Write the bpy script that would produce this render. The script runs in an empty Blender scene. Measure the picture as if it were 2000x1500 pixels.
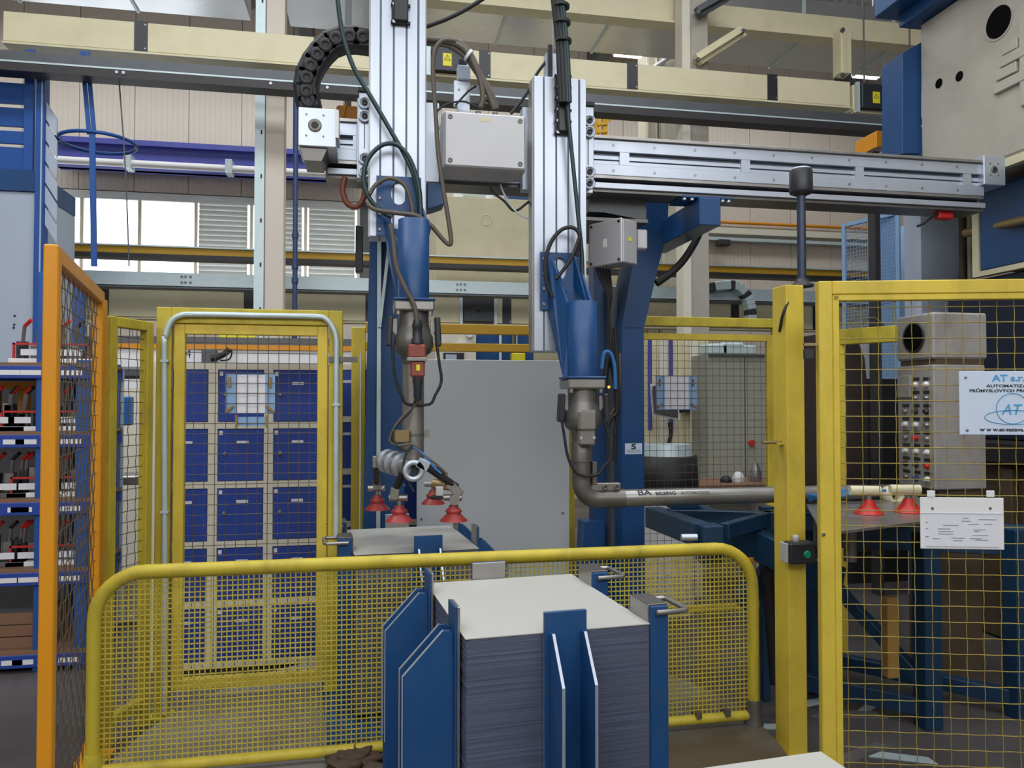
import bpy, bmesh, math, random
from mathutils import Vector, Matrix
random.seed(7)
V = Vector
SC = bpy.context.scene
COL = SC.collection
# ---------------------------------------------------------------- camera
YAW = math.radians(10.5); FPX = 1500.0; CH = 1.68; PITCH = math.atan(35 / 1500)
cam_data = bpy.data.cameras.new('camera'); cam = bpy.data.objects.new('camera', cam_data); COL.objects.link(cam)
cam_data.sensor_fit = 'HORIZONTAL'; cam_data.sensor_width = 36; cam_data.lens = 36 * FPX / 2000
cam_data.clip_start = 0.05; cam_data.clip_end = 200
cam.location = (0, 0, CH); cam.rotation_euler = (math.pi / 2 + PITCH, 0, -YAW)
SC.camera = cam
# ---------------------------------------------------------------- world, light, exposure
w = bpy.data.worlds.new('daylight'); SC.world = w; w.use_nodes = True
bg = w.node_tree.nodes['Background']; bg.inputs[0].default_value = (0.93, 0.96, 1.0, 1); bg.inputs[1].default_value = 3.0
def area(name, loc, size, power, rot=(0, 0, 0), col=(0.95, 0.98, 1.0)):
    l = bpy.data.lights.new(name, 'AREA'); l.shape = 'RECTANGLE'; l.size, l.size_y = size; l.energy = power; l.color = col
    o = bpy.data.objects.new(name, l); COL.objects.link(o); o.location = loc; o.rotation_euler = rot
    return o
# daylight falling through the roof lights above the cell; added lamps light the far hall and fill from behind the camera
area('roof_light_glow', (0.0, 0.2, 9.5), (12, 1.6), 260)
area('roof_light_glow', (0.0, 5.0, 9.5), (12, 1.6), 380)
area('roof_light_glow', (0.0, 13.0, 9.5), (20, 1.4), 620)  # added lamp under the closed deck, brightens the far hall
area('window_bay_glow', (-1.0, -3.7, 5.2), (13, 3.6), 560, (math.radians(68), 0, 0))  # added frontal fill; the wall behind the camera has no window
SC.view_settings.view_transform = 'Standard'; SC.view_settings.look = 'None'
SC.view_settings.exposure = 0.0; SC.view_settings.gamma = 1.0; SC.view_settings.use_curve_mapping = False
# ---------------------------------------------------------------- pixel rays (2000 x 1500 frame)
cF = V((math.sin(YAW) * math.cos(PITCH), math.cos(YAW) * math.cos(PITCH), math.sin(PITCH)))
cR = V((math.cos(YAW), -math.sin(YAW), 0)); cU = cR.cross(cF)
C0 = V((0, 0, CH))
def ray(px, py): return cF + cR * ((px - 1000) / FPX) + cU * ((750 - py) / FPX)
def av(px, py, v): r = ray(px, py); return C0 + r * (v / r.y)
def az(px, py, z): r = ray(px, py); return C0 + r * ((z - CH) / r.z)
def au(px, py, u): r = ray(px, py); return C0 + r * (u / r.x)
def ad(px, py, d): return C0 + ray(px, py) * d
def rect(px0, py0, px1, py1, v):
    cx, cy = (px0 + px1) / 2, (py0 + py1) / 2
    return av(px0, cy, v).x, av(px1, cy, v).x, av(cx, py1, v).z, av(cx, py0, v).z
# ---------------------------------------------------------------- materials
MATS = {}
def mat(name, col, rough=0.5, metal=0.0, var=0.12, scale=6.0, dirt=None, dirt_amt=0.35, dscale=3.0, bump=0.0, stretch=(1, 1, 1), emit=0, spec=0.5, detail=6):
    m = bpy.data.materials.new(name); m.use_nodes = True; nt = m.node_tree; N = nt.nodes; L = nt.links
    b = N['Principled BSDF']; b.inputs['Metallic'].default_value = metal
    b.inputs['Specular IOR Level'].default_value = spec
    tc = N.new('ShaderNodeTexCoord'); mp = N.new('ShaderNodeMapping'); mp.inputs['Scale'].default_value = stretch
    L.new(tc.outputs['Object'], mp.inputs['Vector'])
    nz = N.new('ShaderNodeTexNoise'); nz.inputs['Scale'].default_value = scale; nz.inputs['Detail'].default_value = detail
    L.new(mp.outputs[0], nz.inputs['Vector'])
    mx = N.new('ShaderNodeMix'); mx.data_type = 'RGBA'
    mx.inputs[6].default_value = tuple(c * (1 - var) for c in col) + (1,)
    mx.inputs[7].default_value = tuple(min(1, c * (1 + var)) for c in col) + (1,)
    L.new(nz.outputs['Fac'], mx.inputs[0]); out = mx.outputs[2]
    if dirt:
        n2 = N.new('ShaderNodeTexNoise'); n2.inputs['Scale'].default_value = dscale; n2.inputs['Detail'].default_value = 9; n2.inputs['Roughness'].default_value = 0.65
        L.new(mp.outputs[0], n2.inputs['Vector'])
        rp = N.new('ShaderNodeValToRGB'); rp.color_ramp.elements[0].position = 0.45; rp.color_ramp.elements[1].position = 0.8
        L.new(n2.outputs['Fac'], rp.inputs[0])
        mu = N.new('ShaderNodeMath'); mu.operation = 'MULTIPLY'; mu.inputs[1].default_value = dirt_amt; L.new(rp.outputs[0], mu.inputs[0])
        m2 = N.new('ShaderNodeMix'); m2.data_type = 'RGBA'; m2.inputs[7].default_value = tuple(dirt) + (1,)
        L.new(mu.outputs[0], m2.inputs[0]); L.new(out, m2.inputs[6]); out = m2.outputs[2]
    L.new(out, b.inputs['Base Color'])
    mr = N.new('ShaderNodeMapRange'); mr.inputs['To Min'].default_value = max(0.05, rough - 0.08); mr.inputs['To Max'].default_value = min(1, rough + 0.1)
    L.new(nz.outputs['Fac'], mr.inputs['Value']); L.new(mr.outputs[0], b.inputs['Roughness'])
    if bump:
        bp = N.new('ShaderNodeBump'); bp.inputs['Strength'].default_value = bump; bp.inputs['Distance'].default_value = 0.01
        L.new(nz.outputs['Fac'], bp.inputs['Height']); L.new(bp.outputs[0], b.inputs['Normal'])
    if emit:
        b.inputs['Emission Color'].default_value = tuple(col) + (1,); b.inputs['Emission Strength'].default_value = emit
    MATS[name] = m
    return m
def srgb(r, g, b):
    f = lambda c: (c / 255 / 12.92) if c <= 10 else ((c / 255 + 0.055) / 1.055) ** 2.4
    return (f(r), f(g), f(b))
YEL = mat('yellow_paint', srgb(220, 194, 70), 0.45, var=0.08, dirt=srgb(104, 86, 36), dirt_amt=0.45, dscale=5, stretch=(1, 1, 0.5))
YELD = mat('worn_yellow_paint', srgb(202, 182, 56), 0.5, var=0.12, dirt=srgb(96, 84, 40), dirt_amt=0.7, dscale=6, stretch=(1, 1, 0.4))
YELR = mat('rail_yellow', srgb(200, 155, 35), 0.5, var=0.08)
YELW = mat('yellow_coated_wire', srgb(196, 178, 70), 0.55, var=0.25, scale=30, dirt=srgb(84, 74, 40), dirt_amt=0.5, dscale=9)
GWIRE = mat('gate_wire', srgb(158, 140, 62), 0.5, var=0.3, scale=40, dirt=srgb(70, 60, 34), dirt_amt=0.6, dscale=12)
ORG = mat('orange_paint', srgb(222, 148, 22), 0.4, var=0.06, dirt=srgb(150, 80, 20), dirt_amt=0.3, dscale=4, stretch=(1, 1, 0.3))
DWIRE = mat('dull_zinc_wire', srgb(112, 102, 88), 0.45, metal=0.5, var=0.2, scale=20)
BLU = mat('machine_blue', srgb(20, 72, 126), 0.42, var=0.12, scale=4, dirt=srgb(12, 36, 66), dirt_amt=0.4, dscale=3)
BLUH = mat('holder_blue', srgb(20, 72, 124), 0.5, var=0.18, scale=5, dirt=srgb(60, 80, 110), dirt_amt=0.3, dscale=14)
LBLU = mat('locker_blue', srgb(36, 68, 158), 0.45, var=0.04)
VBLU = mat('runway_blue', srgb(72, 78, 160), 0.5, var=0.06)
PBLU = mat('platform_blue', srgb(24, 82, 160), 0.45, var=0.08)
SBLU = mat('pale_blue_sheet', srgb(140, 176, 216), 0.6, var=0.05)
GBLU = mat('pale_grey_blue', srgb(176, 188, 206), 0.5, var=0.05)
ALU = mat('anodised_aluminium', srgb(190, 198, 212), 0.36, metal=0.55, var=0.05, scale=8, stretch=(1, 1, 0.2))
ALUD = mat('aluminium_groove', srgb(96, 104, 118), 0.45, metal=0.5, var=0.1)
STEEL = mat('brushed_steel', srgb(160, 158, 156), 0.35, metal=0.75, var=0.12, scale=12, dirt=srgb(110, 96, 80), dirt_amt=0.4, dscale=5)
DSTEEL = mat('dark_steel', srgb(118, 116, 114), 0.4, metal=0.6, var=0.2, scale=9, dirt=srgb(92, 78, 62), dirt_amt=0.4)
ZINC = mat('galvanised_zinc', srgb(196, 212, 216), 0.42, metal=0.25, var=0.14, scale=14, detail=3)
SHEET = mat('steel_blank_sheet', srgb(194, 193, 188), 0.42, metal=0.15, var=0.03, scale=2)
EDGE = mat('stacked_sheet_edges', srgb(114, 122, 146), 0.38, metal=0.5, var=0.3, scale=3, stretch=(1, 1, 60), detail=3)
BLK = mat('black_rubber', srgb(34, 34, 38), 0.55, var=0.2)
BLKP = mat('black_plastic', srgb(44, 46, 52), 0.4, var=0.12)
CABG = mat('dark_green_hose', srgb(30, 58, 62), 0.4, var=0.15)
CABO = mat('grey_cable', srgb(92, 84, 74), 0.5, var=0.2, scale=20)
RUST = mat('reddish_brown_hose', srgb(120, 62, 44), 0.5, var=0.2)
CREAM = mat('cream_paint', srgb(222, 214, 180), 0.5, var=0.04, dirt=srgb(150, 138, 104), dirt_amt=0.25, dscale=2)
PANEL = mat('cream_wall_panel', srgb(214, 204, 192), 0.6, var=0.03, scale=3)
LCREAM = mat('locker_cream', srgb(222, 216, 200), 0.5, var=0.03)
GREY = mat('grey_rail', srgb(92, 96, 100), 0.45, metal=0.3, var=0.15)
DGREY = mat('dark_rail', srgb(52, 50, 52), 0.5, var=0.15)
GRN = mat('grey_green_steel', srgb(196, 202, 206), 0.38, var=0.04, scale=1.5)
GRNC = mat('grey_green_cabinet', srgb(150, 152, 140), 0.5, var=0.04)
BOXG = mat('enclosure_grey', srgb(188, 188, 192), 0.42, metal=0.2, var=0.05)
PRESS = mat('press_beige', srgb(180, 175, 165), 0.55, var=0.06, scale=2, dirt=srgb(120, 110, 98), dirt_amt=0.5, dscale=1.6)
PRESSD = mat('stained_press_iron', srgb(86, 74, 58), 0.6, var=0.2, scale=3, dirt=srgb(70, 40, 22), dirt_amt=0.8, dscale=2.5, stretch=(1, 1, 0.25))  # stained iron, base colour darkened for the shade inside the press area
RED = mat('red_silicone', srgb(156, 52, 50), 0.4, var=0.12)
REDB = mat('oxide_red_housing', srgb(140, 72, 58), 0.5, var=0.15)
WHT = mat('white_plate', srgb(232, 232, 234), 0.5, var=0.03)
PAPER = mat('paper', srgb(226, 228, 236), 0.6, var=0.02)
SIGN = mat('sign_white', srgb(206, 220, 240), 0.3, var=0.02)
INK = mat('black_ink', srgb(40, 42, 52), 0.6, var=0.05)
INKG = mat('faded_grey_ink', srgb(128, 130, 146), 0.6, var=0.15)
INKF = mat('faint_dark_ink', srgb(84, 82, 84), 0.6, var=0.2)
INKB = mat('blue_ink', srgb(70, 160, 212), 0.5, var=0.05)
WOOD = mat('brown_shelf_board', srgb(132, 98, 76), 0.6, var=0.15, scale=4, stretch=(0.3, 4, 4))
TAPE = mat('brown_clip', srgb(150, 116, 60), 0.5, var=0.15)
LAMP = mat('lamp_diffuser', (1, 0.98, 0.94), 0.4, emit=6, var=0)
GLASS = mat('window_glass', (0.9, 0.95, 0.97), 0.05)
GLASS.node_tree.nodes['Principled BSDF'].inputs['Transmission Weight'].default_value = 1.0; GLASS.node_tree.nodes['Principled BSDF'].inputs['IOR'].default_value = 1.02
BLIND = mat('grey_blind_slat', srgb(226, 230, 228), 0.5, var=0.05)
FLOOR = mat('worn_concrete_floor', srgb(84, 80, 80), 0.42, var=0.25, scale=1.2, dirt=srgb(44, 38, 36), dirt_amt=0.8, dscale=0.9)
PILL = mat('control_grey', srgb(160, 157, 154), 0.5, var=0.05, dirt=srgb(96, 74, 56), dirt_amt=0.5, dscale=4)
VOID = mat('dark_bore', (0.004, 0.004, 0.004), 0.9, spec=0.05)  # near-black colour stands in for the shade inside round openings
DISC = mat('worn_steel_plate', srgb(150, 148, 144), 0.45, metal=0.35, var=0.14, scale=2, dirt=srgb(98, 84, 64), dirt_amt=0.8, dscale=1.1)
def stain(m, centre, radius, col):
    nt = m.node_tree; N = nt.nodes; L = nt.links; b = N['Principled BSDF']; src = b.inputs['Base Color'].links[0].from_socket
    tc = N.new('ShaderNodeTexCoord'); nz = N.new('ShaderNodeTexNoise'); nz.inputs['Scale'].default_value = 3; nz.inputs['Detail'].default_value = 8
    L.new(tc.outputs['Object'], nz.inputs['Vector'])
    sub = N.new('ShaderNodeVectorMath'); sub.operation = 'DISTANCE'; sub.inputs[1].default_value = centre; L.new(tc.outputs['Object'], sub.inputs[0])
    ad_ = N.new('ShaderNodeMath'); ad_.operation = 'MULTIPLY_ADD'; ad_.inputs[1].default_value = 0.7; L.new(nz.outputs['Fac'], ad_.inputs[0]); L.new(sub.outputs['Value'], ad_.inputs[2])
    mr = N.new('ShaderNodeMapRange'); mr.inputs['From Min'].default_value = radius + .25; mr.inputs['From Max'].default_value = radius - .2; mr.inputs['To Max'].default_value = .92; L.new(ad_.outputs[0], mr.inputs['Value'])
    mx = N.new('ShaderNodeMix'); mx.data_type = 'RGBA'; mx.inputs[7].default_value = tuple(col) + (1,); L.new(mr.outputs[0], mx.inputs[0]); L.new(src, mx.inputs[6]); L.new(mx.outputs[2], b.inputs['Base Color'])
stain(DISC, (0.95, -0.8, 0.08), 1.2, srgb(84, 70, 50))
DECK = mat('roof_deck_steel', srgb(186, 180, 182), 0.4, metal=0.35, var=0.06)
DUCT = mat('duct_zinc', srgb(196, 198, 200), 0.28, metal=0.75, var=0.1, scale=1.2)
RAG = mat('oily_rag', srgb(84, 68, 56), 0.8, var=0.5, scale=14)
YSTK = mat('warning_yellow', srgb(226, 214, 40), 0.5, var=0.03)
GREENB = mat('green_button', srgb(0, 150, 110), 0.35, var=0.03)
BRED = mat('bright_red', srgb(200, 40, 36), 0.4, var=0.08)
BBLUE = mat('hose_blue', srgb(50, 120, 190), 0.4, var=0.08)
BRASS = mat('worn_brass', srgb(160, 140, 100), 0.4, metal=0.7, var=0.15)
# ---------------------------------------------------------------- mesh building
ROOT = {}
class MB:
    def __init__(s): s.v = []; s.f = []; s.sm = []
    def add(s, vs, fs, smooth=False):
        n = len(s.v); s.v += [V(p) for p in vs]
        for f in fs: s.f.append([i + n for i in f]); s.sm.append(smooth)
        return s
    def box(s, x0, x1, y0, y1, z0, z1):
        if x0 > x1: x0, x1 = x1, x0
        if y0 > y1: y0, y1 = y1, y0
        if z0 > z1: z0, z1 = z1, z0
        return s.add([(x0,y0,z0),(x1,y0,z0),(x1,y1,z0),(x0,y1,z0),(x0,y0,z1),(x1,y0,z1),(x1,y1,z1),(x0,y1,z1)],
                     [(3,2,1,0),(4,5,6,7),(0,1,5,4),(1,2,6,5),(2,3,7,6),(3,0,4,7)])
    def rbox(s, px0, py0, px1, py1, v, d):
        u0, u1, z0, z1 = rect(px0, py0, px1, py1, v); return s.box(u0, u1, v, v + d, z0, z1)
    def bar(s, p0, p1, wd, ht, up=(0, 0, 1)):
        p0 = V(p0); p1 = V(p1); t = (p1 - p0).normalized(); up = V(up)
        if abs(t.dot(up)) > 0.98: up = V((0, 1, 0)) if abs(t.y) < 0.9 else V((1, 0, 0))
        sd = t.cross(up).normalized(); up = sd.cross(t).normalized()
        a = sd * wd / 2; b = up * ht / 2
        return s.add([p0-a-b, p0+a-b, p0+a+b, p0-a+b, p1-a-b, p1+a-b, p1+a+b, p1-a+b],
                     [(0,1,2,3),(7,6,5,4),(0,4,5,1),(1,5,6,2),(2,6,7,3),(3,7,4,0)])
    def prism(s, poly, ext):
        ext = V(ext); poly = [V(p) for p in poly]; n = len(poly)
        nm = V((0, 0, 0))
        for i in range(n): nm += (poly[i] - poly[0]).cross(poly[(i + 1) % n] - poly[0])
        if nm.dot(ext) > 0: poly = poly[::-1]
        s.add(poly + [p + ext for p in poly], [list(range(n)), list(range(2 * n - 1, n - 1, -1))] + [(i, i + n, (i + 1) % n + n, (i + 1) % n) for i in range(n)])
        return s
    def pv(s, pts, v, d): return s.prism([av(x, y, v) for x, y in pts], (0, d, 0))
    def frame(s, t):
        t = V(t).normalized(); a = V((0, 0, 1)) if abs(t.z) < 0.9 else V((1, 0, 0))
        x = t.cross(a).normalized(); return x, t.cross(x).normalized()
    def cyl(s, p0, p1, r, r1=None, n=16, caps=True):
        p0 = V(p0); p1 = V(p1); r1 = r if r1 is None else r1; x, y = s.frame(p1 - p0)
        c = [(math.cos(2*math.pi*i/n), math.sin(2*math.pi*i/n)) for i in range(n)]
        a = [p0 + (x*cx + y*cy) * r for cx, cy in c]; b = [p1 + (x*cx + y*cy) * r1 for cx, cy in c]
        s.add(a + b, [(i, i + n, (i + 1) % n + n, (i + 1) % n) for i in range(n)][::1], True)
        if caps:
            s.add(a, [list(range(n))]); s.add(b, [list(range(n - 1, -1, -1))])
        return s
    def tube(s, pts, r, n=8, closed=False, caps=True):
        pts = [V(p) for p in pts]; m = len(pts); x = None; rings = []
        for i, p in enumerate(pts):
            if closed: t = pts[(i + 1) % m] - pts[i - 1]
            else: t = pts[min(i + 1, m - 1)] - pts[max(i - 1, 0)]
            t.normalize()
            if x is None: x, _ = s.frame(t)
            x = (x - t * x.dot(t)).normalized(); y = t.cross(x)
            rr = r[i] if isinstance(r, (list, tuple)) else r
            rings += [p + (x * math.cos(2*math.pi*k/n) + y * math.sin(2*math.pi*k/n)) * rr for k in range(n)]
        fs = []
        for i in range(m if closed else m - 1):
            j = (i + 1) % m
            fs += [(i*n + k, i*n + (k + 1) % n, j*n + (k + 1) % n, j*n + k) for k in range(n)]
        s.add(rings, fs, True)
        if caps and not closed:
            s.add(rings[:n], [list(range(n - 1, -1, -1))]); s.add(rings[-n:], [list(range(n))])
        return s
    def lathe(s, prof, o, ax=(0, 0, 1), n=20):
        o = V(o); ax = V(ax).normalized(); x, y = s.frame(ax); vs = []
        for r, h in prof: vs += [o + ax * h + (x * math.cos(2*math.pi*k/n) + y * math.sin(2*math.pi*k/n)) * r for k in range(n)]
        fs = []
        for i in range(len(prof) - 1): fs += [(i*n + k, (i+1)*n + k, (i+1)*n + (k+1) % n, i*n + (k+1) % n) for k in range(n)]
        s.add(vs, fs, True)
        if prof[0][0] > 1e-4: s.add(vs[:n], [list(range(n))])
        if prof[-1][0] > 1e-4: s.add(vs[-n:], [list(range(n - 1, -1, -1))])
        return s
    def build(s, name, m, parent=None, bevel=0, kind=None, label=None):
        me = bpy.data.meshes.new(name)
        inv = ROOT[parent.name].inverted() if parent else None
        vs = [inv @ p for p in s.v] if inv else s.v
        me.from_pydata([tuple(p) for p in vs], [], s.f)
        me.polygons.foreach_set('use_smooth', s.sm)
        me.update()
        bm = bmesh.new(); bm.from_mesh(me); bmesh.ops.recalc_face_normals(bm, faces=bm.faces); bm.to_mesh(me); bm.free()
        if m: me.materials.append(m)
        o = bpy.data.objects.new(name, me); COL.objects.link(o)
        if parent: o.parent = parent; ROOT[o.name] = ROOT[parent.name]
        else: ROOT[o.name] = Matrix.Identity(4)
        if bevel:
            md = o.modifiers.new('edge', 'BEVEL'); md.width = bevel; md.segments = 1; md.limit_method = 'ANGLE'; md.angle_limit = 0.7
        if kind: o['kind'] = kind
        if label: o['label'] = label
        return o
def tag(o, label, cat, group=None):
    o['label'] = label; o['category'] = cat
    if group: o['group'] = group
    return o
def thing(name, label, cat, loc=(0, 0, 0), rz=0.0, group=None):
    o = bpy.data.objects.new(name, None); COL.objects.link(o); o.empty_display_size = 0.1
    o.location = loc; o.rotation_euler = (0, 0, rz)
    ROOT[o.name] = Matrix.Translation(V(loc)) @ Matrix.Rotation(rz, 4, 'Z')
    return tag(o, label, cat, group)
def struct(o): o['kind'] = 'structure'; return o
def copy_tree(src, loc, rz=0.0, label=None):
    def rec(o, par):
        c = o.copy(); COL.objects.link(c); c.parent = par
        for ch in list(o.children): rec(ch, c)
        return c
    r = rec(src, None); r.location = loc; r.rotation_euler = (0, 0, rz)
    if label: r['label'] = label
    return r
def spline(pts, k=6):
    pts = [V(p) for p in pts]; out = []
    for i in range(len(pts) - 1):
        p0 = pts[max(i - 1, 0)]; p1 = pts[i]; p2 = pts[i + 1]; p3 = pts[min(i + 2, len(pts) - 1)]
        for j in range(k):
            t = j / k
            out.append(0.5 * ((2*p1) + (p2 - p0)*t + (2*p0 - 5*p1 + 4*p2 - p3)*t*t + (3*p1 - p0 - 3*p2 + p3)*t**3))
    return out + [pts[-1]]
def hose(pp, v, r, k=6, n=8):          # pp: (px,py) or (px,py,dv) on the plane v
    return MB().tube(spline([av(p[0], p[1], v + (p[2] if len(p) > 2 else 0)) for p in pp], k), r, n)
def cable(name, label, pp, v, r, m, cat='cable', parent=None):
    o = hose(pp, v, r).build(name, m, parent)
    if not parent: tag(o, label, cat)
    return o
def text(name, body, size, o, eu, ev, m, parent, align='CENTER', sx=1.0, off=0.0006, bold=0.0, shear=0.0):
    cu = bpy.data.curves.new('t', 'FONT'); cu.body = body; cu.size = size; cu.align_x = align; cu.align_y = 'CENTER'
    cu.offset = bold; cu.shear = shear; cu.resolution_u = 3
    to = bpy.data.objects.new('t', cu); COL.objects.link(to)
    me = bpy.data.meshes.new_from_object(to.evaluated_get(bpy.context.evaluated_depsgraph_get()))
    bpy.data.objects.remove(to)
    eu = V(eu).normalized(); ev = V(ev).normalized(); n = eu.cross(ev)
    M = Matrix(((eu.x*sx, ev.x, n.x, o[0]+n.x*off), (eu.y*sx, ev.y, n.y, o[1]+n.y*off), (eu.z*sx, ev.z, n.z, o[2]+n.z*off), (0, 0, 0, 1)))
    me.transform(ROOT[parent.name].inverted() @ M); me.materials.clear(); me.materials.append(m); me.name = name
    ob = bpy.data.objects.new(name, me); COL.objects.link(ob); ob.parent = parent; ROOT[ob.name] = ROOT[parent.name]
    return ob
def wires(mb, O, eu, W, H, su, sv, r, crimp=0.0, n=4):
    O = V(O); eu = V(eu).normalized(); ez = V((0, 0, 1)); nn = eu.cross(ez)
    nu = int(round(W / su)); nv = int(round(H / sv)); su = W / nu; sv = H / nv
    for i in range(1, nu):
        if crimp: mb.tube([O + eu*i*su + ez*(j*sv/2) + nn*(crimp * ((0, 1, 0, -1)[(j + 2*(i % 2)) % 4])) for j in range(2*nv + 1)], r, n, caps=False)
        else: mb.cyl(O + eu*i*su, O + eu*i*su + ez*H, r, n=n, caps=False)
    for j in range(1, nv):
        if crimp: mb.tube([O + ez*j*sv + eu*(i*su/2) - nn*(crimp * ((0, 1, 0, -1)[(i + 2*(j % 2)) % 4])) for i in range(2*nu + 1)], r, n, caps=False)
        else: mb.cyl(O + ez*j*sv + nn*1.6*r, O + eu*W + ez*j*sv + nn*1.6*r, r, n=n, caps=False)
    return mb
def mesh_panel(name, label, P0, P1, z0, z1, tb, dp, sp, m, mw, r=0.002, crimp=0.0, cat="fence panel", rails=(), legs=True):
    P0 = V((P0[0], P0[1], 0)); P1 = V((P1[0], P1[1], 0)); e = (P1 - P0).normalized(); n = e.cross(V((0, 0, 1)))
    t = thing(name, label, cat, (P0.x, P0.y, 0)); ez = V((0, 0, 1))
    W = (P1 - P0).length
    for p in (P0 + e*tb/2, P1 - e*tb/2): MB().bar(p + ez*(0 if legs else z0), p + ez*z1, tb, dp, n).build('stile', m, t, 0.004)
    for z in (z0 + tb/2, z1 - tb/2) + tuple(rails): MB().bar(P0 + e*tb + ez*z, P1 - e*tb + ez*z, dp, tb).build('rail', m, t, 0.004)
    wires(MB(), P0 + e*(tb-.012) + ez*(z0 + tb-.012), e, W - 2*tb+.024, z1 - z0 - 2*tb+.024, sp[0], sp[1], r, crimp).build('wire_mesh', mw, t, kind='stuff')
    return t, e, n
def LB(mb, parent): mb.v = [ROOT[parent.name] @ p for p in mb.v]; return mb
# ================================================================ SETTING
fl = struct(MB().box(-16, 18, -4, 17, -0.1, 0).build('floor', FLOOR))
WV = 16.0
wb = struct(MB().box(-13, 17, WV + 0.12, WV + 0.2, 0, 10.2).build('wall_back', GREY))
# window opening is cut by leaving the backing wall in pieces
bpy.data.objects.remove(wb)
uL = av(40, 430, WV).x; uR = av(700, 430, WV).x; zs = av(330, 606, WV).z; zt = av(330, 388, WV).z
wb = struct(MB().box(-13, uL, WV + .12, WV + .2, 0, 10.2).box(uR, 18, WV + .12, WV + .2, 0, 10.2).box(uL, uR, WV + .12, WV + .2, 0, zs).box(uL, uR, WV + .12, WV + .2, zt, 10.2).build('wall_back', GREY))
def wall_panel(u, z0, z1, pw=1.0):
    k = (round(z0, 2), round(z1, 2))
    if k not in PCACHE:
        m = MB(); m.box(0.006, pw - 0.006, WV + .02, WV + .12, z0, z1)
        for i in range(1, 10): m.box(i*.1 - .004, i*.1 + .004, WV + .014, WV + .02, z0, z1)
        o = m.build('panel', PANEL, wb); PCACHE[k] = o
    else:
        o = PCACHE[k].copy(); COL.objects.link(o)
    o.location.x = u
PCACHE = {}
nL = -12
for i in range(44):
    u = uL + (nL + 7 + i) - 7 + 0.0
    if u > 17.5: break
    inside = uL - 0.01 <= u < uR - 0.2
    if inside: wall_panel(u, 0, zs - .03); wall_panel(u, zt + .12, 10.15)
    else: wall_panel(u, 0, 4.0); wall_panel(u, 4.01, 10.15)
# windows: bright panes, mullions coloured pale for the window glare, then closed blinds
def window(n, px0, px1, blinds):
    u0 = av(px0, 430, WV).x; u1 = av(px1, 430, WV).x
    o = struct(MB().box(u0, u1, WV + .02, WV + .1, zt - .05, zt + .1).box(u0, u1, WV, WV + .14, zs - .06, zs).build('window_%d' % n, BLIND))
    k = max(1, int(round((u1 - u0) / 1.0)))
    for i in range(k + 1):
        x = u0 + (u1 - u0) * i / k
        if i or not blinds: MB().box(x - .03, x + .03, WV + .03, WV + .12, zs, zt).build('mullion', LCREAM, o)
        if i < k:
            MB().box(x + .05, x + (u1 - u0) / k - .05, WV + .08, WV + .086, zs, zt).build('pane', GLASS, o)
            if blinds:
                n_s = 22
                for j in range(n_s):
                    z = zs + (zt - zs) * (j + .5) / n_s
                    MB().bar((x + .07, WV - .01, z), (x + (u1 - u0) / k - .07, WV - .01, z), .012, (zt - zs) / n_s * .98, (0, -.35, 1)).build('blind_slat', BLIND, o)
window(1, 42, 382, False); window(2, 382, 700, True)
# roof: corrugated deck on purlins
m = MB(); zr = 9.6
for i in range(150):
    u = -13 + i * .2
    m.add([(u, 7.2, zr), (u + .06, 7.2, zr), (u + .1, 7.2, zr + .06), (u + .16, 7.2, zr + .06), (u + .2, 7.2, zr),
           (u, 16.3, zr), (u + .06, 16.3, zr), (u + .1, 16.3, zr + .06), (u + .16, 16.3, zr + .06), (u + .2, 16.3, zr)],
          [(k, k + 5, k + 6, k + 1) for k in range(4)])
ceil = struct(m.build('ceiling', DECK))
MB().box(-13, 17, 7.2, 16.3, zr + .07, zr + .12).build('roof_sheet', DECK, ceil)
struct(MB().box(-13.2, 18, -4.2, -4.0, 0, zr).build('wall_front', PANEL)); struct(MB().box(-13.2, -13, -4, 16, 0, zr).build('wall_left', PANEL)); struct(MB().box(17.8, 18, -4, 16, 0, zr).build('wall_right', PANEL))
rf = MB()
for va, vb in ((-4.2, -.7), (1.1, 4.1), (5.9, 7.2)): rf.box(-13.2, 18, va, vb, zr, zr + .1)
for va, vb in ((-.7, 1.1), (4.1, 5.9)): rf.box(-13.2, -6.2, va, vb, zr, zr + .1); rf.box(6.2, 18, va, vb, zr, zr + .1)
rf.build('roof_section', DECK, ceil)
for va, vb in ((-.7, 1.1), (4.1, 5.9)):
    for i in range(12): MB().box(-6.2 + i * 1.033 + .02, -6.2 + (i + 1) * 1.033 - .02, va, vb, zr + .04, zr + .046).build('roof_light_pane', GLASS, ceil)
for k, v in enumerate((11.9, 14.0)):
    struct(MB().box(-13, 17, v - .08, v + .08, zr - .3, zr).build('trim_%d' % (k + 1), GREY))
for k, u in enumerate((-7.3, -1.25, 4.75, 10.7)):
    struct(MB().box(u - .12, u + .12, 10.4, 16.0, zr - .75, zr - .3).build('trim_%d' % (k + 3), GREY))
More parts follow.
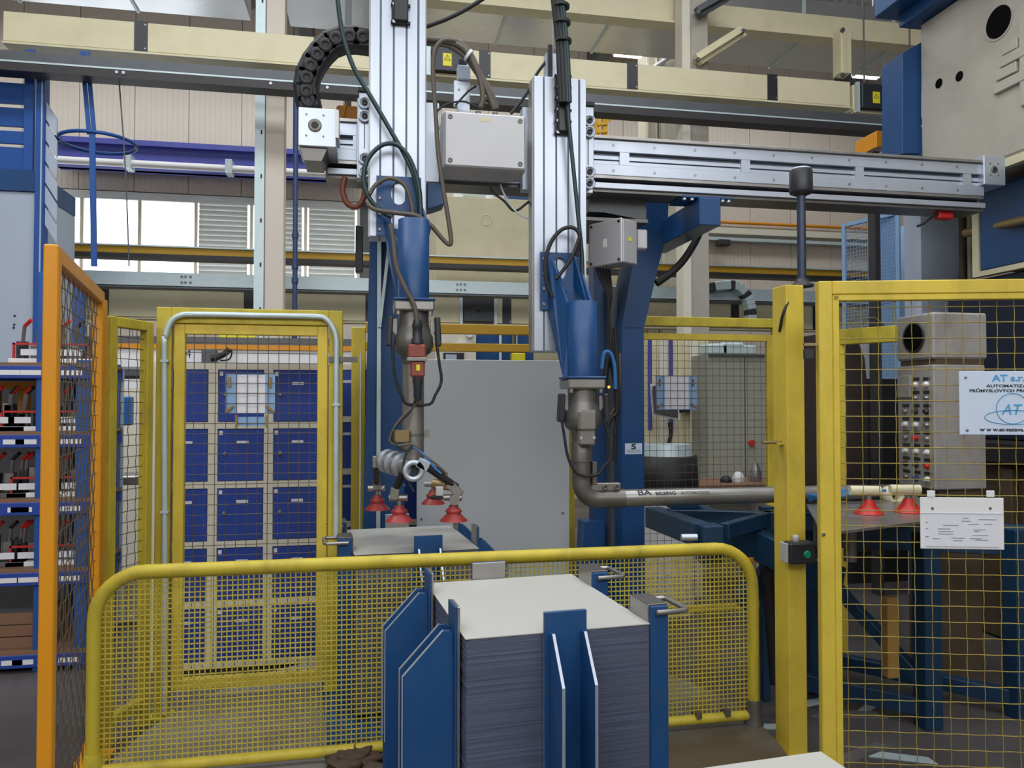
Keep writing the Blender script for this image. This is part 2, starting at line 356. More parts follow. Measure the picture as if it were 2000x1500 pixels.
# steel columns of the hall
def hall_column(px, label, zinc=True):
    u0 = av(px - 15, 300, 9.9).x; u1 = av(px + 22, 300, 9.9).x
    t = thing('steel_column', label, 'column', (u0, 9.9, 0))
    MB().box(u0, u1, 9.9, 10.15, 0, 9.2).build('shaft', PANEL if zinc else PRESS, t, .006)
    z = MB().box(u0 - .12, u0 - .004, 9.86, 10.1, 0, 7.6).build('zinc_channel' if zinc else 'side_flange', ZINC if zinc else LCREAM, t)
    for i in range(14 if zinc else 0): MB().box(u0 - .05, u0 - .03, 9.855, 9.862, .6 + i * .55, .65 + i * .55).build('slot', BLK, z)
    MB().box(u0 - .1, u1 + .1, 9.84, 10.2, 0, .03).build('base_plate', GREY, t)
hall_column(533, 'pale steel hall column with a zinc channel, beside the blinded windows')
hall_column(1362, 'pale steel hall column seen above the aluminium beam, beside the wide white pier', False)
# wide white piers behind
for px0, px1, lb in ((1288, 1340, 'wide white ribbed pier beside the blue slanting gantry leg'), (1262, 1284, 'narrow white ribbed pier behind the blue slanting gantry leg')):
    u0 = av(px0, 500, 13.2).x; u1 = av(px1, 500, 13.2).x
    t = thing('wall_pier', lb, 'pier', (u0, 13.2, 0))
    MB().box(u0, u1, 13.2, 13.6, 0, 9.5).build('body', LCREAM, t)
    for f in (.05, .8): MB().box(u0 + (u1 - u0) * f, u0 + (u1 - u0) * (f + .15), 13.14, 13.2, 0, 9.5).build('rib', LCREAM, t)
# ---------------------------------------------------------------- overhead girders along the hall
def busbar(label, v, pz, pxr, joints, px_start, px_end, mats, boxes=()):
    z1 = av(pxr, pz[0], v).z; z0 = av(pxr, pz[1], v).z
    us = [av(p, 100, v).x for p in joints]; s = av(px_start, 100, v).x; e = av(px_end, 100, v).x
    t = thing('busbar_trunking', label, 'girder', (s, v, z0))
    js = sorted(us); edges = [s] + js + [e]
    for i in range(len(edges) - 1):
        a, b = edges[i], edges[i + 1]
        MB().box(a + (.07 if i else 0), b - (.07 if i < len(js) else 0), v, v + .2, z0, z1).build('casing', mats, t, .006)
    for j in js:
        c = MB().box(j - .07, j + .07, v - .012, v + .21, z0 - .01, z1 + .01).build('joint_cover', BLKP, t)
        for z in (z0 + .03, z1 - .03): MB().cyl((j + .05, v - .012, z), (j + .05, v - .016, z), .008, n=8).build('screw', ALU, c)
    MB().box(s, e, v - .02, v + .22, z0 - .035, z0 - .012).build('bottom_lip', mats, t)
    for a, b, lb in boxes:
        u0 = av(a, 100, v).x; u1 = av(b, 100, v).x
        bx = MB().box(u0, u1, v - .1, v - .015, z0 + .01, z1 - .01).build('tap_box', BLKP, t, .006)
        for x in (u0 - .06, u1 + .01): MB().box(x, x + .05, v - .06, v - .013, z0 - .04, z1 + .02).build('clamp', ZINC, t)
        if lb:
            uc = (u0 + u1) / 2; zc = (z0 + z1) / 2
            st = MB().box(uc - .055, uc + .055, v - .102, v - .1, zc - .1, zc + .06).build('warning_sticker', YSTK, bx)
            MB().prism([(uc - .042, v - .1025, zc - .03), (uc + .042, v - .1025, zc - .03), (uc, v - .1025, zc + .045)], (0, -.0008, 0)).build('triangle', INK, st)
            MB().prism([(uc - .031, v - .1035, zc - .024), (uc + .031, v - .1035, zc - .024), (uc, v - .1035, zc + .033)], (0, -.0008, 0)).build('triangle', YSTK, st)
            MB().prism([(uc + .004, v - .1045, zc + .02), (uc - .01, v - .1045, zc - .002), (uc + .002, v - .1045, zc - .002), (uc - .004, v - .1045, zc - .02), (uc + .01, v - .1045, zc + .004), (uc - .002, v - .1045, zc + .004)], (0, -.0008, 0)).build('lightning_mark', INK, st)
        else:
            uc = (u0 + u1) / 2; zc = (z0 + z1) / 2
            MB().cyl((uc, v - .1, zc + .0), (uc, v - .15, zc - .02), .03, n=10).build('plug', DGREY, bx)
    return t, z0
t, zb = busbar('cream busbar trunking with black joint covers, high below the silver duct', 9.6, (100, 152), 947, (275, 625, 947, 1235, 1508), 5, 1660, CREAM, ((842, 902, True),))
t2, zb2 = busbar('short cream trunking end with a black warning box, beside the blue press plate', 9.62, (168, 218), 1700, (1752,), 1665, 1800, CREAM, ((1675, 1728, True),))
for px in (1690, 1780):
    q = av(px, 200, 9.7); MB().cyl((q.x, 9.72, zb2 + .2), (q.x, 9.72, zr), .012, n=6).build('hanger_rod', GREY, t2)
t3, zb3 = busbar('lower stained cream busbar trunking with black covers, behind the yellow fence', 12.3, (580, 632), 990, (-60, 208, 490, 725, 990, 1432, 1590, 1845), -220, 2100, CREAM, ((905, 963, False),))
# grey running rail below the upper trunking
v = 9.3; z1 = av(947, 168, v).z; z0 = av(947, 206, v).z
t = thing('running_rail', 'dark grey crane rail running below the cream trunking', 'rail', (0, v, z0))
u0, u1 = av(-60, 130, v).x, av(1900, 220, v).x
MB().box(u0, u1, v, v + .12, z0 + (z1 - z0) * .45, z1).build('web', GREY, t)
MB().box(u0, u1, v - .05, v + .17, z0, z0 + (z1 - z0) * .38).build('flange', DGREY, t)
MB().box(u0, u1, v - .055, v - .05, z0 + (z1 - z0) * .38, z0 + (z1 - z0) * .46).build('edge_strip', ZINC, t)
for p in (231, 244, 530, 640): 
    q = av(p, 150, v); MB().cyl((q.x, v - .05, z0 + .06), (q.x, v - .062, z0 + .06), .018, n=8).build('bolt', ALU, t)
# violet crane runway on the wall and the white conduit in front of it
v = 15.5; z1 = av(300, 279, v).z; z0 = av(300, 335, v).z
t = thing('crane_runway_beam', 'violet blue crane runway beam along the panelled wall', 'beam', (0, v, z0)); u0, u1 = av(112, 290, v).x, av(722, 320, v).x
MB().box(u0, u1, v, v + .12, z0, z1).build('web', VBLU, t); MB().box(u0, u1, v - .12, v + .2, z1 - .1, z1).build('top_flange', VBLU, t); MB().box(u0, u1, v - .12, v + .2, z0, z0 + .06).build('bottom_flange', VBLU, t)
zc = av(300, 322, 15.2).z
t = thing('wall_conduit', 'white conduit pipe clipped below the violet runway beam', 'pipe', (0, 15.2, zc))
MB().cyl((u0, 15.2, zc), (u1, 15.2, zc), .07, n=10).build('pipe', WHT, t)
for p in (251, 448): 
    q = av(p, 320, 15.2); MB().box(q.x - .06, q.x + .06, 15.1, 15.4, zc - .1, zc + .16).build('bracket', ZINC, t)
# yellow rail and zinc channel behind the robot
v = 11.6; zc = av(947, 512, v).z
t = thing('crane_rail_beam', 'long yellow crane rail with a dark underside, above the zinc channel', 'beam', (0, v, zc)); u0, u1 = av(-150, 480, v).x, av(1795, 520, v).x
MB().box(u0, u1, v, v + .16, zc - .045, zc + .055).build('yellow_web', YELR, t); MB().box(u0, u1, v - .05, v + .22, zc + .055, zc + .075).build('top_plate', ZINC, t); MB().box(u0, u1, v - .04, v + .2, zc - .11, zc - .045).build('lower_flange', DGREY, t)
v = 11.2; z1 = av(947, 550, v).z; z0 = av(947, 582, v).z
t = thing('zinc_cable_channel', 'galvanised cable channel with bolted joints below the yellow rail', 'channel', (0, v, z0)); u1 = av(1790, 560, v).x
MB().box(u0, u1, v, v + .02, z0 + .05, z1).build('face', ZINC, t); MB().box(u0, u1, v, v + .25, z0 + .03, z0 + .06).build('underside', GREY, t)
for p in (355, 362, 372, 893, 900, 908):
    q = av(p, 560, v)
    for dz in (.06, .14): MB().cyl((q.x, v, z0 + .05 + dz), (q.x, v - .012, z0 + .05 + dz), .018, n=8).build('bolt', DSTEEL, t)
# thin orange pipe and pale ledges on the far wall (right)
for nm, lb, v, px0, px1, y0, y1, mm in (('gas_pipe', 'thin orange pipe along the far wall, left of the blue mesh guard', 15.93, 1370, 1790, 431, 437, ORG),
        ('cable_tray', 'pale cable tray below the orange pipe', 15.81, 1375, 1790, 447, 459, LCREAM), ('cable_tray', 'pale narrow cable tray above the yellow crane rail', 15.81, 1375, 1790, 466, 472, ZINC)):
    z1 = av(1480, y0, v).z; z0 = av(1480, y1, v).z; a = av(px0, y0, v).x; b = av(px1, y0, v).x
    if nm == 'gas_pipe': tag(MB().cyl((a, v, z0), (b, v, z0), (z1 - z0) / 2, n=10).build(nm, mm), lb, 'pipe')
    else:
        t = thing(nm, lb, 'tray', (a, v, z0)); MB().box(a, b, v, v + .2, z0, z0 + .02).build('floor_strip', mm, t)
        MB().box(a, b, v, v + .01, z0 + .02, z1).build('lip', mm, t)
# silver duct, cream roof girder, knee braces
v = 10.35; zd = av(1000, 22, v).z
t = thing('ventilation_duct', 'large galvanised ventilation duct under the roof, right of the pale column', 'duct', (0, v, zd))
ue = av(1762, 100, v).x; us = av(552, 10, v).x; k = 0; u = us
while u < ue + 4:
    MB().box(u, u + 1.48, v, v + 1.0, zd, zd + .6).build('section', DUCT, t); MB().box(u + 1.48, u + 1.52, v - .02, v + 1.02, zd - .02, zd + .62).build('flange', ZINC, t); u += 1.5
t = thing('ventilation_duct', 'galvanised ventilation duct under the roof, left of the pale column', 'duct', (0, v, zd)); u = us - .55
for i in range(6):
    MB().box(u - 1.48, u, v, v + 1.0, zd + .03, zd + .6).build('section', DUCT, t); MB().box(u - 1.52, u - 1.48, v - .02, v + 1.02, zd + .01, zd + .62).build('flange', ZINC, t); u -= 1.5
z0 = av(1000, 14, 10.18).z
t = thing('roof_girder', 'cream roof girder fixed in front of the silver duct', 'girder', (0, 10.18, z0))
MB().box(us + 1.5, ue + 5, 10.18, 10.33, z0, z0 + .32).build('web', CREAM, t); MB().box(us + 1.5, ue + 5, 10.12, 10.36, z0 - .03, z0).build('flange', CREAM, t)
def strut(name, label, pts, v, wd, mm, cat='brace', dp=.1):
    t = thing(name, label, cat, tuple(av(pts[0][0], pts[0][1], v)))
    MB().bar(av(pts[0][0], pts[0][1], v), av(pts[1][0], pts[1][1], v), wd, dp, (0, 1, 0)).build('arm', mm, t, .004)
    MB().bar(av(pts[0][0], pts[0][1], v - .06), av(pts[1][0], pts[1][1], v - .06), wd * .15, .14, (0, 1, 0)).build('stiffening_rib', mm, t)
    for p in pts: q = av(p[0], p[1], v - .1); MB().cyl(q, q + V((0, -.04, 0)), .03, n=8).build('bolt', GREY, t)
strut('knee_brace', 'cream diagonal knee brace beside the pale column top', ((1450, 62), (1362, 118)), 9.80, .16, CREAM)
strut('knee_brace', 'cream upright hanger holding the trunking end', ((1644, 60), (1645, 148)), 10.05, .17, CREAM, dp=.2)
strut('knee_brace', 'thin white diagonal rod beside the pale piers', ((1330, 98), (1275, 133)), 13.1, .07, WHT)
strut('knee_brace', 'grey slanting roof strut above the duct', ((1420, -8), (1362, 25)), 9.78, .14, GREY)
# ceiling lamps
for i, (px, py, lb) in enumerate(((1235, 97, 'lit ceiling lamp panel beside the white piers'), (1706, 140, 'lit ceiling lamp panel above the black warning box'), (150, -60, 'lit ceiling lamp panel above the blue platform'))):
    q = az(px, py, 7.9)
    t = thing('ceiling_lamp', lb, 'lamp', tuple(q))
    MB().box(q.x - .27, q.x + .27, q.y - .3, q.y + .3, q.z, q.z + .09).build('housing', WHT, t, .01)
    MB().box(q.x - .25, q.x + .25, q.y - .28, q.y + .28, q.z - .02, q.z).build('diffuser', LAMP, t)
    MB().cyl((q.x, q.y, q.z + .09), (q.x, q.y, zr), .012, n=6).build('hanger', GREY, t)
# ================================================================ TURNTABLE
TC = V((.395, 3.6, 0)); TZ = 0.08; TR = 1.52
t = thing('turntable', 'round worn steel turntable under the low yellow fence', 'turntable', tuple(TC))
MB().lathe([(TR - .06, 0), (TR - .06, TZ - .03), (TR, TZ - .03), (TR, TZ)], TC, n=96).build('disc', DISC, t)
MB().lathe([(.1, 0), (.1, .004)], TC + V((.5, -.9, TZ)), n=16).build('cover_plate', DSTEEL, t)
# low guard fence across the middle
F0 = V((-1.14, 3.535, 0)); F1 = V((1.885, 3.575, 0)); fe = (F1 - F0).normalized(); fn = V((-fe.y, fe.x, 0)); fl_ = (F1 - F0).length
ft = thing('low_guard_fence', 'low yellow tube fence with rounded corners and fine wire mesh on the turntable', 'fence', (F0.x, F0.y, TZ))
zt_, zb_, cr, tr = .955, TZ + .045, .2, .029
def arc(cx, cz, a0, a1, k=8): return [F0 + fe * (cx + cr * math.cos(math.radians(a0 + (a1 - a0) * i / k))) + V((0, 0, cz + cr * math.sin(math.radians(a0 + (a1 - a0) * i / k)))) for i in range(k + 1)]
path = [F0 + V((0, 0, TZ))] + arc(cr, zt_ - cr, 180, 90) + arc(fl_ - cr, zt_ - cr, 90, 0) + [F0 + fe * fl_ + V((0, 0, TZ))]
MB().tube(path, tr, 14).build('tube_frame', YELD, ft)
MB().cyl(F0 + V((0, 0, zb_)), F1 + V((0, 0, zb_)), .024, n=12).build('bottom_rail', YELD, ft)
m = MB(); sp = .0222; n = int(fl_ / sp)
for i in range(1, n):
    x = i * sp; d = min(x, fl_ - x); top = zt_ if d > cr else zt_ - cr + math.sqrt(max(0, cr * cr - (cr - d) ** 2))
    m.bar(F0 + fe * x + V((0, 0, zb_)), F0 + fe * x + V((0, 0, top)), .0048, .0035, fn)
for j in range(1, int((zt_ - zb_) / sp) + 1):
    z = zb_ + j * sp; h = z - (zt_ - cr); ins = 0 if h <= 0 else cr - math.sqrt(max(0, cr * cr - h * h))
    if z < zt_: m.bar(F0 + fe * ins + V((0, 0, z)), F0 + fe * (fl_ - ins) + V((0, 0, z)), .0035, .0048)
m.build('wire_mesh', YELW, ft, kind='stuff')
for p, mm in ((F0, YELD), (F1, DSTEEL)):
    MB().lathe([(.05, 0), (.048, .012), (.042, .03), (.04, .09), (.034, .12)], p + V((0, 0, TZ)), n=14).build('foot_socket', mm, ft)
for f in (.78, .84, .9, .95): 
    p = F0 + fe * fl_ * f + V((0, 0, zb_ + .03)); MB().bar(p - fe * .012, p + fe * .012, .07, .03).build('mesh_clamp', DSTEEL, ft)
# ================================================================ SHEET STACKS AND HOLDERS
SA, SB_, SH = .315, .385, .85
def blank_stack(name, label, loc, rz, h=SH):
    t = thing(name, label, 'sheet stack', tuple(loc), rz, )
    m = MB(); z = 0.04; k = 0
    while z < h - .006:
        th = random.uniform(.003, .010); dx = random.uniform(-.0018, .0018); dy = random.uniform(-.0018, .0018); th = min(th, h - .006 - z)
        m.box(-SA + dx, SA + dx, -SB_ + dy, SB_ + dy, z, z + th - .0006); z += th
    m.box(-SA + .003, SA - .003, -SB_ + .003, SB_ - .003, .04, h - .006)
    LB(m, t).build('sheet_pile', EDGE, t, kind='stuff')
    LB(MB().box(-SA - .004, SA + .004, -SB_ - .004, SB_ + .004, h - .0032, h), t).build('top_sheet', SHEET, t)
    LB(MB().box(-SA + .02, SA + .0, -SB_ + .0, SB_ - .01, h - .0062, h - .0048), t).build('second_sheet', EDGE, t)
    return t
def holder(label, loc, rz):
    t = thing('stack_holder', label, 'stack holder', tuple(loc), rz)
    B = lambda mb, n, mm, p=t, bv=.002: LB(mb, t).build(n, mm, p, bv)
    B(MB().box(-SA - .3, SA + .14, -SB_ - .25, SB_ + .2, 0, .012), 'base_plate', BLUH)
    for x in (-.22, .0, .22): B(MB().box(x - .03, x + .03, -SB_ + .02, SB_ - .02, .012, .04), 'support_bar', BLUH)
    H = SH
    def bracket(o, eo, et, wd, H1, gl, gd):       # o: centre at stack side, eo: outward, et: along the side
        o = V(o); eo = V(eo); et = V(et); ez = V((0, 0, 1))
        up = B(MB().bar(o + eo * .016 + ez * .012, o + eo * .016 + ez * (H + H1), wd, .009, eo), 'upright', BLUH)
        B(MB().bar(o + eo * .006 + ez * .05, o + eo * .006 + ez * (H + H1 - .001), wd, .010, eo), 'wear_strip', STEEL, up)
        for s in (-1, 1):
            p = o + et * s * (wd / 2 - .014) + eo * .0205
            g_ = B(MB().prism([p + ez * .012, p + eo * gl + ez * .012, p + eo * gl + ez * (H - gd), p + eo * .035 + ez * (H + .008), p + eo * .012 + ez * (H + .008), p + ez * (H - .006)], et * -.009 * s), 'gusset', BLUH)
            pc = p + et * -.0045 * s; B(MB().bar(pc + eo * .034 + ez * (H + .0095), pc + eo * (gl + .001) + ez * (H - gd + .001), .0094, .003, eo).bar(pc + eo * (gl + .001) + ez * (H - gd), pc + eo * (gl + .001) + ez * .3, .0094, .003, eo), 'bare_edge', ALU, g_, 0)
    bracket((-SA - .006, -.27, 0), (-1, 0, 0), (0, 1, 0), .11, .085, .165, .13)
    bracket((-SA - .006, .24, 0), (-1, 0, 0), (0, 1, 0), .11, .085, .165, .13)
    bracket((.01, -SB_ - .006, 0), (0, -1, 0), (1, 0, 0), .145, .07, .13, .13)
    bracket((-.05, SB_ + .006, 0), (0, 1, 0), (1, 0, 0), .145, .07, .13, .13)
    for y0 in (-.38, .15):
        x0, x1, y1 = SA + .008, SA + .078, y0 + .15
        po = B(MB().box(x0, x1, y0, y1, .012, H + .055), 'guide_post', BLUH, t, .004)
        B(MB().box(x0 - .003, x1 - .002, y0 + .004, y1 - .002, H + .055, H + .061), 'cap', DSTEEL, po)
        B(MB().box(x0 - .006, x0 - .0005, y0 + .003, y1 - .003, .05, H + .058), 'wear_plate', STEEL, po)
        B(MB().tube([V((x1 - .05, y0 - .012, H + .035)), V((x1 + .055, y0 - .012, H + .035)), V((x1 + .068, y0 + .002, H + .035)), V((x1 + .068, y1 - .002, H + .035)), V((x1 + .055, y1 + .012, H + .035)), V((x1 - .05, y1 + .012, H + .035))], .009, 10), 'handle', STEEL, po)
    return t
NS = V((.585, 2.85, TZ)); FS = V((.212, 4.34, TZ)); RZ = math.radians(5)
holder('blue sheet holder in front of the low yellow fence', NS, RZ)
holder('blue sheet holder behind the low yellow fence, below the suction cups', FS, RZ + math.pi)
blank_stack('sheet_stack', 'tall stack of steel sheets in the front blue holder', NS, RZ)
blank_stack('sheet_stack', 'stack of steel sheets in the rear blue holder below the suction cups', FS, RZ + math.pi, SH - .012)
q = az(1602, 1469, .74); R5 = Matrix.Rotation(RZ, 3, 'Z'); c = q - R5 @ V((SA, SB_, 0)); c.z = .1
blank_stack('sheet_stack', 'pale steel sheet stack on a pallet beside the yellow wire gate', c, RZ, .64)
pt = thing('pallet', 'wooden pallet under the pale sheet stack by the yellow gate', 'pallet', (c.x, c.y, 0), RZ)
for i in range(7): LB(MB().box(-.4 + i * .12, -.31 + i * .12, -.42, .42, .08, .1 + .035), pt).build('plank', WOOD, pt)
for i in range(3): LB(MB().box(-.4, .41, -.42 + i * .37, -.32 + i * .37, 0, .08), pt).build('bearer', WOOD, pt)
# crumpled rags at the fence foot
q = az(690, 1488, TZ)
bm = bmesh.new(); bmesh.ops.create_icosphere(bm, subdivisions=4, radius=1)
import mathutils
for vv in bm.verts:
    d = mathutils.noise.turbulence(vv.co * 1.7, 3, True, amplitude_scale=.5, frequency_scale=2.1)
    vv.co *= .55 + .55 * d; vv.co = V((vv.co.x * .15, vv.co.y * .13, max(0, (vv.co.z + .35) * .055)))
for f_ in bm.faces: f_.smooth = True
me = bpy.data.meshes.new('oily_rag'); bm.to_mesh(me); bm.free(); me.materials.append(RAG)
o = bpy.data.objects.new('oily_rag', me); COL.objects.link(o); o.location = (q.x, q.y, TZ); tag(o, 'crumpled oily brown rag at the foot of the low fence', 'rag')
o2 = o.copy(); COL.objects.link(o2); o2.location = (q.x + .1, q.y - .16, TZ); o2.rotation_euler = (0, 0, 2.1); o2.scale = (.8, .7, .7); o2['label'] = 'smaller crumpled oily rag against the front blue holder'
# ================================================================ GANTRY ROBOT
BV = 4.40
def zb(y, px=1160, v=BV): return av(px, y, v).z
U0 = av(640, 330, BV).x; U1 = av(1922, 350, BV).x
t = thing('gantry_beam', 'long silver aluminium gantry beam with slots, carried by the blue stand', 'beam', (U0, BV, zb(373)))
GB = t
MB().box(U0, U1, BV + .03, BV + .2, zb(346), zb(266)).build('core', ALUD, t)
MB().box(U0, U1, BV - .02, BV + .22, zb(271), zb(265)).build('top_strip', STEEL, t, .002)
up_ = MB().box(U0, U1, BV, BV + .03, zb(294), zb(271)).build('upper_plate', ALU, t, .002)
lo_ = MB().box(U0, U1, BV, BV + .03, zb(340), zb(319)).build('lower_plate', ALU, t, .002)
MB().box(U0, U1, BV + .005, BV + .03, zb(346), zb(340)).build('worn_edge', STEEL, t)
MB().box(U0, U1, BV + .018, BV + .03, zb(308), zb(301)).build('slot_rail', ALU, t); MB().box(U0, U1, BV + .018, BV + .03, zb(319), zb(311)).build('slot_rail', ALU, t)
MB().box(U0, U1, BV + .06, BV + .2, zb(357), zb(346)).build('shadow_gap', BLK, t)  # black bar puts the shade of the gap into colour
MB().box(U0, U1, BV - .01, BV + .2, zb(367), zb(356)).build('bottom_rail', ALU, t, .002)
MB().box(U0, U1, BV + .01, BV + .2, zb(373), zb(367)).build('under_plate', DSTEEL, t)
ue = [av(p, 320, BV).x for p in (1220, 1456, 1680, 1889)]; du = (ue[3] - ue[0]) / 3
for i in range(-3, 4):
    u = ue[0] + du * i
    if u > U0 + .05: MB().box(u - .03, u + .03, BV + .001, BV + .03, zb(319), zb(294)).build('spacer', ALU, t)
for k in range(13):
    u = av(1198, 300, BV).x + (k - 3) * .262
    if not U0 + .05 < u < U1 - .02: continue
    for y, p in ((281, up_), (331, lo_)): MB().lathe([(.009, 0), (.009, .003)], (u, BV, zb(y)), (0, -1, 0), 8).build('screw', STEEL, p)
MB().box(U0 - .012, U0, BV - .01, BV + .2, zb(373), zb(330)).build('end_plate', DSTEEL, t)
# sensor with red cap under the right end
q = av(1848, 418, BV + .05); s = MB().box(q.x - .05, q.x + .06, q.y, q.y + .06, q.z - .03, q.z + .03).build('sensor', BRED, t, .008)
MB().box(q.x - .03, q.x + .05, q.y, q.y + .06, q.z + .03, zb(372)).build('sensor_mount', DGREY, s)
hose(((1832, 418), (1815, 428), (1805, 436), (1792, 442)), BV + .05, .008).build('sensor_lead', BLK, s)
# end housings
def end_box(label, px0, py0, px1, py1, v, d, hx, hy, hr):
    u0, u1, z0, z1 = rect(px0, py0, px1, py1, v)
    t = thing('belt_housing', label, 'housing', (u0, v, z0))
    b = MB().box(u0, u1, v, v + d, z0, z1).build('body', ALU, t, .004)
    c = av(hx, hy, v); MB().lathe([(hr, -.002), (hr, .004), (hr * .85, .006), (hr * .55, .006)], c, (0, -1, 0), 20).build('bearing_ring', DSTEEL, b)
    MB().lathe([(hr * .55, .0), (hr * .55, .007)], c, (0, -1, 0), 16).build('shaft_bore', BLK, b)
    for sx in (-1, 1):
        for sz in (-1, 1): MB().lathe([(.006, 0), (.006, .002)], c + V((sx * hr * 1.25, 0, sz * hr * 1.6)), (0, -1, 0), 8).build('screw', DSTEEL, b)
    return t, u0, u1, z0, z1
t, u0, u1, z0, z1 = end_box('square aluminium drive housing at the near beam end below the black cable chain', 582, 211, 657, 286, 4.14, .3, 615, 245, .035)
MB().box(u1 - .005, u1 + .012, 4.13, 4.3, z0 + .05, z1 - .005).build('side_cover', WHT, t)
MB().prism([(u0 + .01, 4.16, z0), (u0 + .15, 4.16, z0), (u0 + .12, 4.16, z0 - .07), (u0 + .03, 4.16, z0 - .07)], (0, .22, 0)).build('gear_motor', DSTEEL, t)
end_box('small square drive housing at the far end of the gantry beam by the press', 1922, 304, 1964, 361, BV - .03, .2, 1942, 331, .024)
# ---------------------------------------------------------------- vertical axes
def z_axis(label, px0, px1, y_bot, side):
    v = 4.14; u0 = av(px0, 300, v).x; u1 = av(px1, 300, v).x; zb0 = av((px0 + px1) / 2, y_bot, v).z; L = 1.53
    t = thing('vertical_axis', label, 'linear axis', (u0, v, zb0))
    W = u1 - u0
    MB().box(u0 + .002, u1 - .002, v + .008, v + .14, zb0, zb0 + L).build('groove_body', ALUD, t)
    for a, b in ((0, .175), (.2, .41), (.435, .64), (.665, .85), (.88, 1)):
        MB().box(u0 + W * a, u0 + W * b, v, v + .145, zb0 - .002, zb0 + L + .002).build('profile_rib', ALU, t, .002)
    MB().box(u0 - .006, u0, v + .03, v + .12, zb0, zb0 + L).build('guide_rail', STEEL, t); MB().box(u1, u1 + .006, v + .03, v + .12, zb0, zb0 + L).build('guide_rail', STEEL, t)
    return t, u0, u1, zb0
axL, a0, a1, azL = z_axis('tall silver vertical axis carrying the suction cup tool, raised high', 722, 831, 462, -1)
axR, b0, b1, azR = z_axis('silver vertical axis carrying the bent steel pipe, lowered', 1043, 1145, 685, 1)
# saw-tooth cable guide on each axis
def guide(axis, px0, px1, y0, y1, v=4.14):
    u0, u1, z0, z1 = rect(px0, y0, px1, y1, v)
    g = MB().box(u0 + .01, u1, v - .05, v, z0, z1).build('cable_guide', BLKP, axis, .006)
    MB().box(u0, u0 + .03, v - .03, v, z0, z1).build('mount_strip', BLK, g)
    n = 5
    for i in range(n + 1):
        z = z0 + (z1 - z0) * i / n; MB().cyl((u0 + .012, v - .03, z), (u0 + .012, v - .036, z), .009, n=10).build('bolt', ALU, g)
        MB().box(u0 - .004, u1 + .012, v - .03, v - .01, z - .006, z + .006).build('clip', BLK, g)
guide(axL, 765, 797, -120, 48); guide(axR, 1083, 1110, 152, 262)
# carriages with guide rollers
def carriage(label, px0, px1, y0, y1, rx, ry):
    v = 4.30; u0, u1, z0, z1 = rect(px0, y0, px1, y1, v)
    t = thing('carriage_plate', label, 'carriage', (u0, v, z0))
    MB().box(u0, u1, v, v + .07, z0, z1).build('back_plate', ALU, t, .003)
    ue0 = av(rx - 12, 300, 4.2).x; ue1 = av(rx + 10, 300, 4.2).x
    e = MB().box(ue0, ue1, 4.22, 4.31, z0 + .02, z1).build('roller_plate', ALU, t, .003)
    MB().box(ue0 + .03, ue0 + .034, 4.216, 4.222, z0 + .14, z1 - .14).build('adjusting_slot', DGREY, e)
    MB().box(ue0 - .004, ue1, 4.2, 4.31, z1, z1 + .02).build('cap', BLK, e)
    for y in ry:
        q = av(rx, y, 4.2); w_ = MB().lathe([(.031, -.02), (.034, -.016), (.034, 0), (.032, .003), (.024, .003), (.024, -.002), (.019, -.002)], q, (0, -1, 0), 20).build('roller', ALU, t)
        MB().lathe([(.017, -.004), (.017, .006), (.007, .006), (.007, .0)], q, (0, -1, 0), 14).build('hub', BLKP, w_)
    return t, v, z0, z1
carriage('aluminium carriage with four guide rollers behind the raised vertical axis', 697, 858, 196, 352, 712, (200, 226, 309, 335))
carriage('aluminium carriage with four guide rollers behind the lowered vertical axis', 1020, 1158, 214, 374, 1152, (235, 257, 335, 358))
u0, u1, z0, z1 = rect(834, 358, 868, 408, 4.25)
tag(MB().prism([(u0, 4.25, z1), (u1, 4.25, z1), (u1, 4.25, z0 + .03), (u0 + .02, 4.25, z0), (u0, 4.25, z0)], (0, .14, 0)).build('mounting_block', BLU, None, .004), 'blue steel block below the carriage of the raised vertical axis', 'bracket')
# junction box between the axes
u0, u1, z0, z1 = rect(868, 222, 1026, 328, 4.06)
t = thing('junction_box', 'large grey steel junction box between the two vertical axes', 'box', (u0, 4.06, z0))
MB().box(u0 - .006, u1 + .006, 4.075, 4.29, z0 - .005, z1 + .005).build('body', BOXG, t, .008)
lid = MB().box(u0, u1, 4.055, 4.075, z0, z1).build('lid', BOXG, t, .008)
for x in (u0 + .03, u1 - .03):
    for z in (z0 + .03, z1 - .03): MB().lathe([(.013, 0), (.013, .003), (.006, .003), (.006, .001)], (x, 4.055, z), (0, -1, 0), 12).build('screw', DSTEEL, lid)
MB().box((u0 + u1) / 2 - .03, (u0 + u1) / 2 + .03, 4.0535, 4.055, z1 - .045, z1 - .022).build('yellow_label', CREAM, lid)
for px in (935, 968):
    q = av(px, 214, 4.15); MB().lathe([(.02, -.02), (.02, .012), (.015, .018), (.015, .03)], (q.x, 4.17, z1 + .02), (0, 0, 1), 12).build('cable_gland', DSTEEL, t)
# upright sensor bracket behind the box
u0, u1, z0, z1 = rect(893, 158, 918, 225, 4.36)
t = thing('sensor_bracket', 'thin silver bracket with a blue motor standing behind the junction box', 'bracket', (u0, 4.36, z0))
MB().box(u0, u1, 4.36, 4.37, z0 - .05, z1).build('plate', ALU, t, .002); MB().box(u0 - .02, u0, 4.34, 4.38, z0 + .05, z1 - .01).build('wing', ALU, t)
MB().box(u0, u1, 4.34, 4.4, z1, z1 + .085).build('motor', GBLU, t, .006); MB().box(u0 + .01, u1 - .02, 4.35, 4.39, z1 + .085, z1 + .12).build('cap', BLK, t)
for x in (u0 + .012, u1 - .012): MB().cyl((x, 4.36, z1 - .05), (x, 4.352, z1 - .05), .007, n=8).build('bolt', STEEL, t)
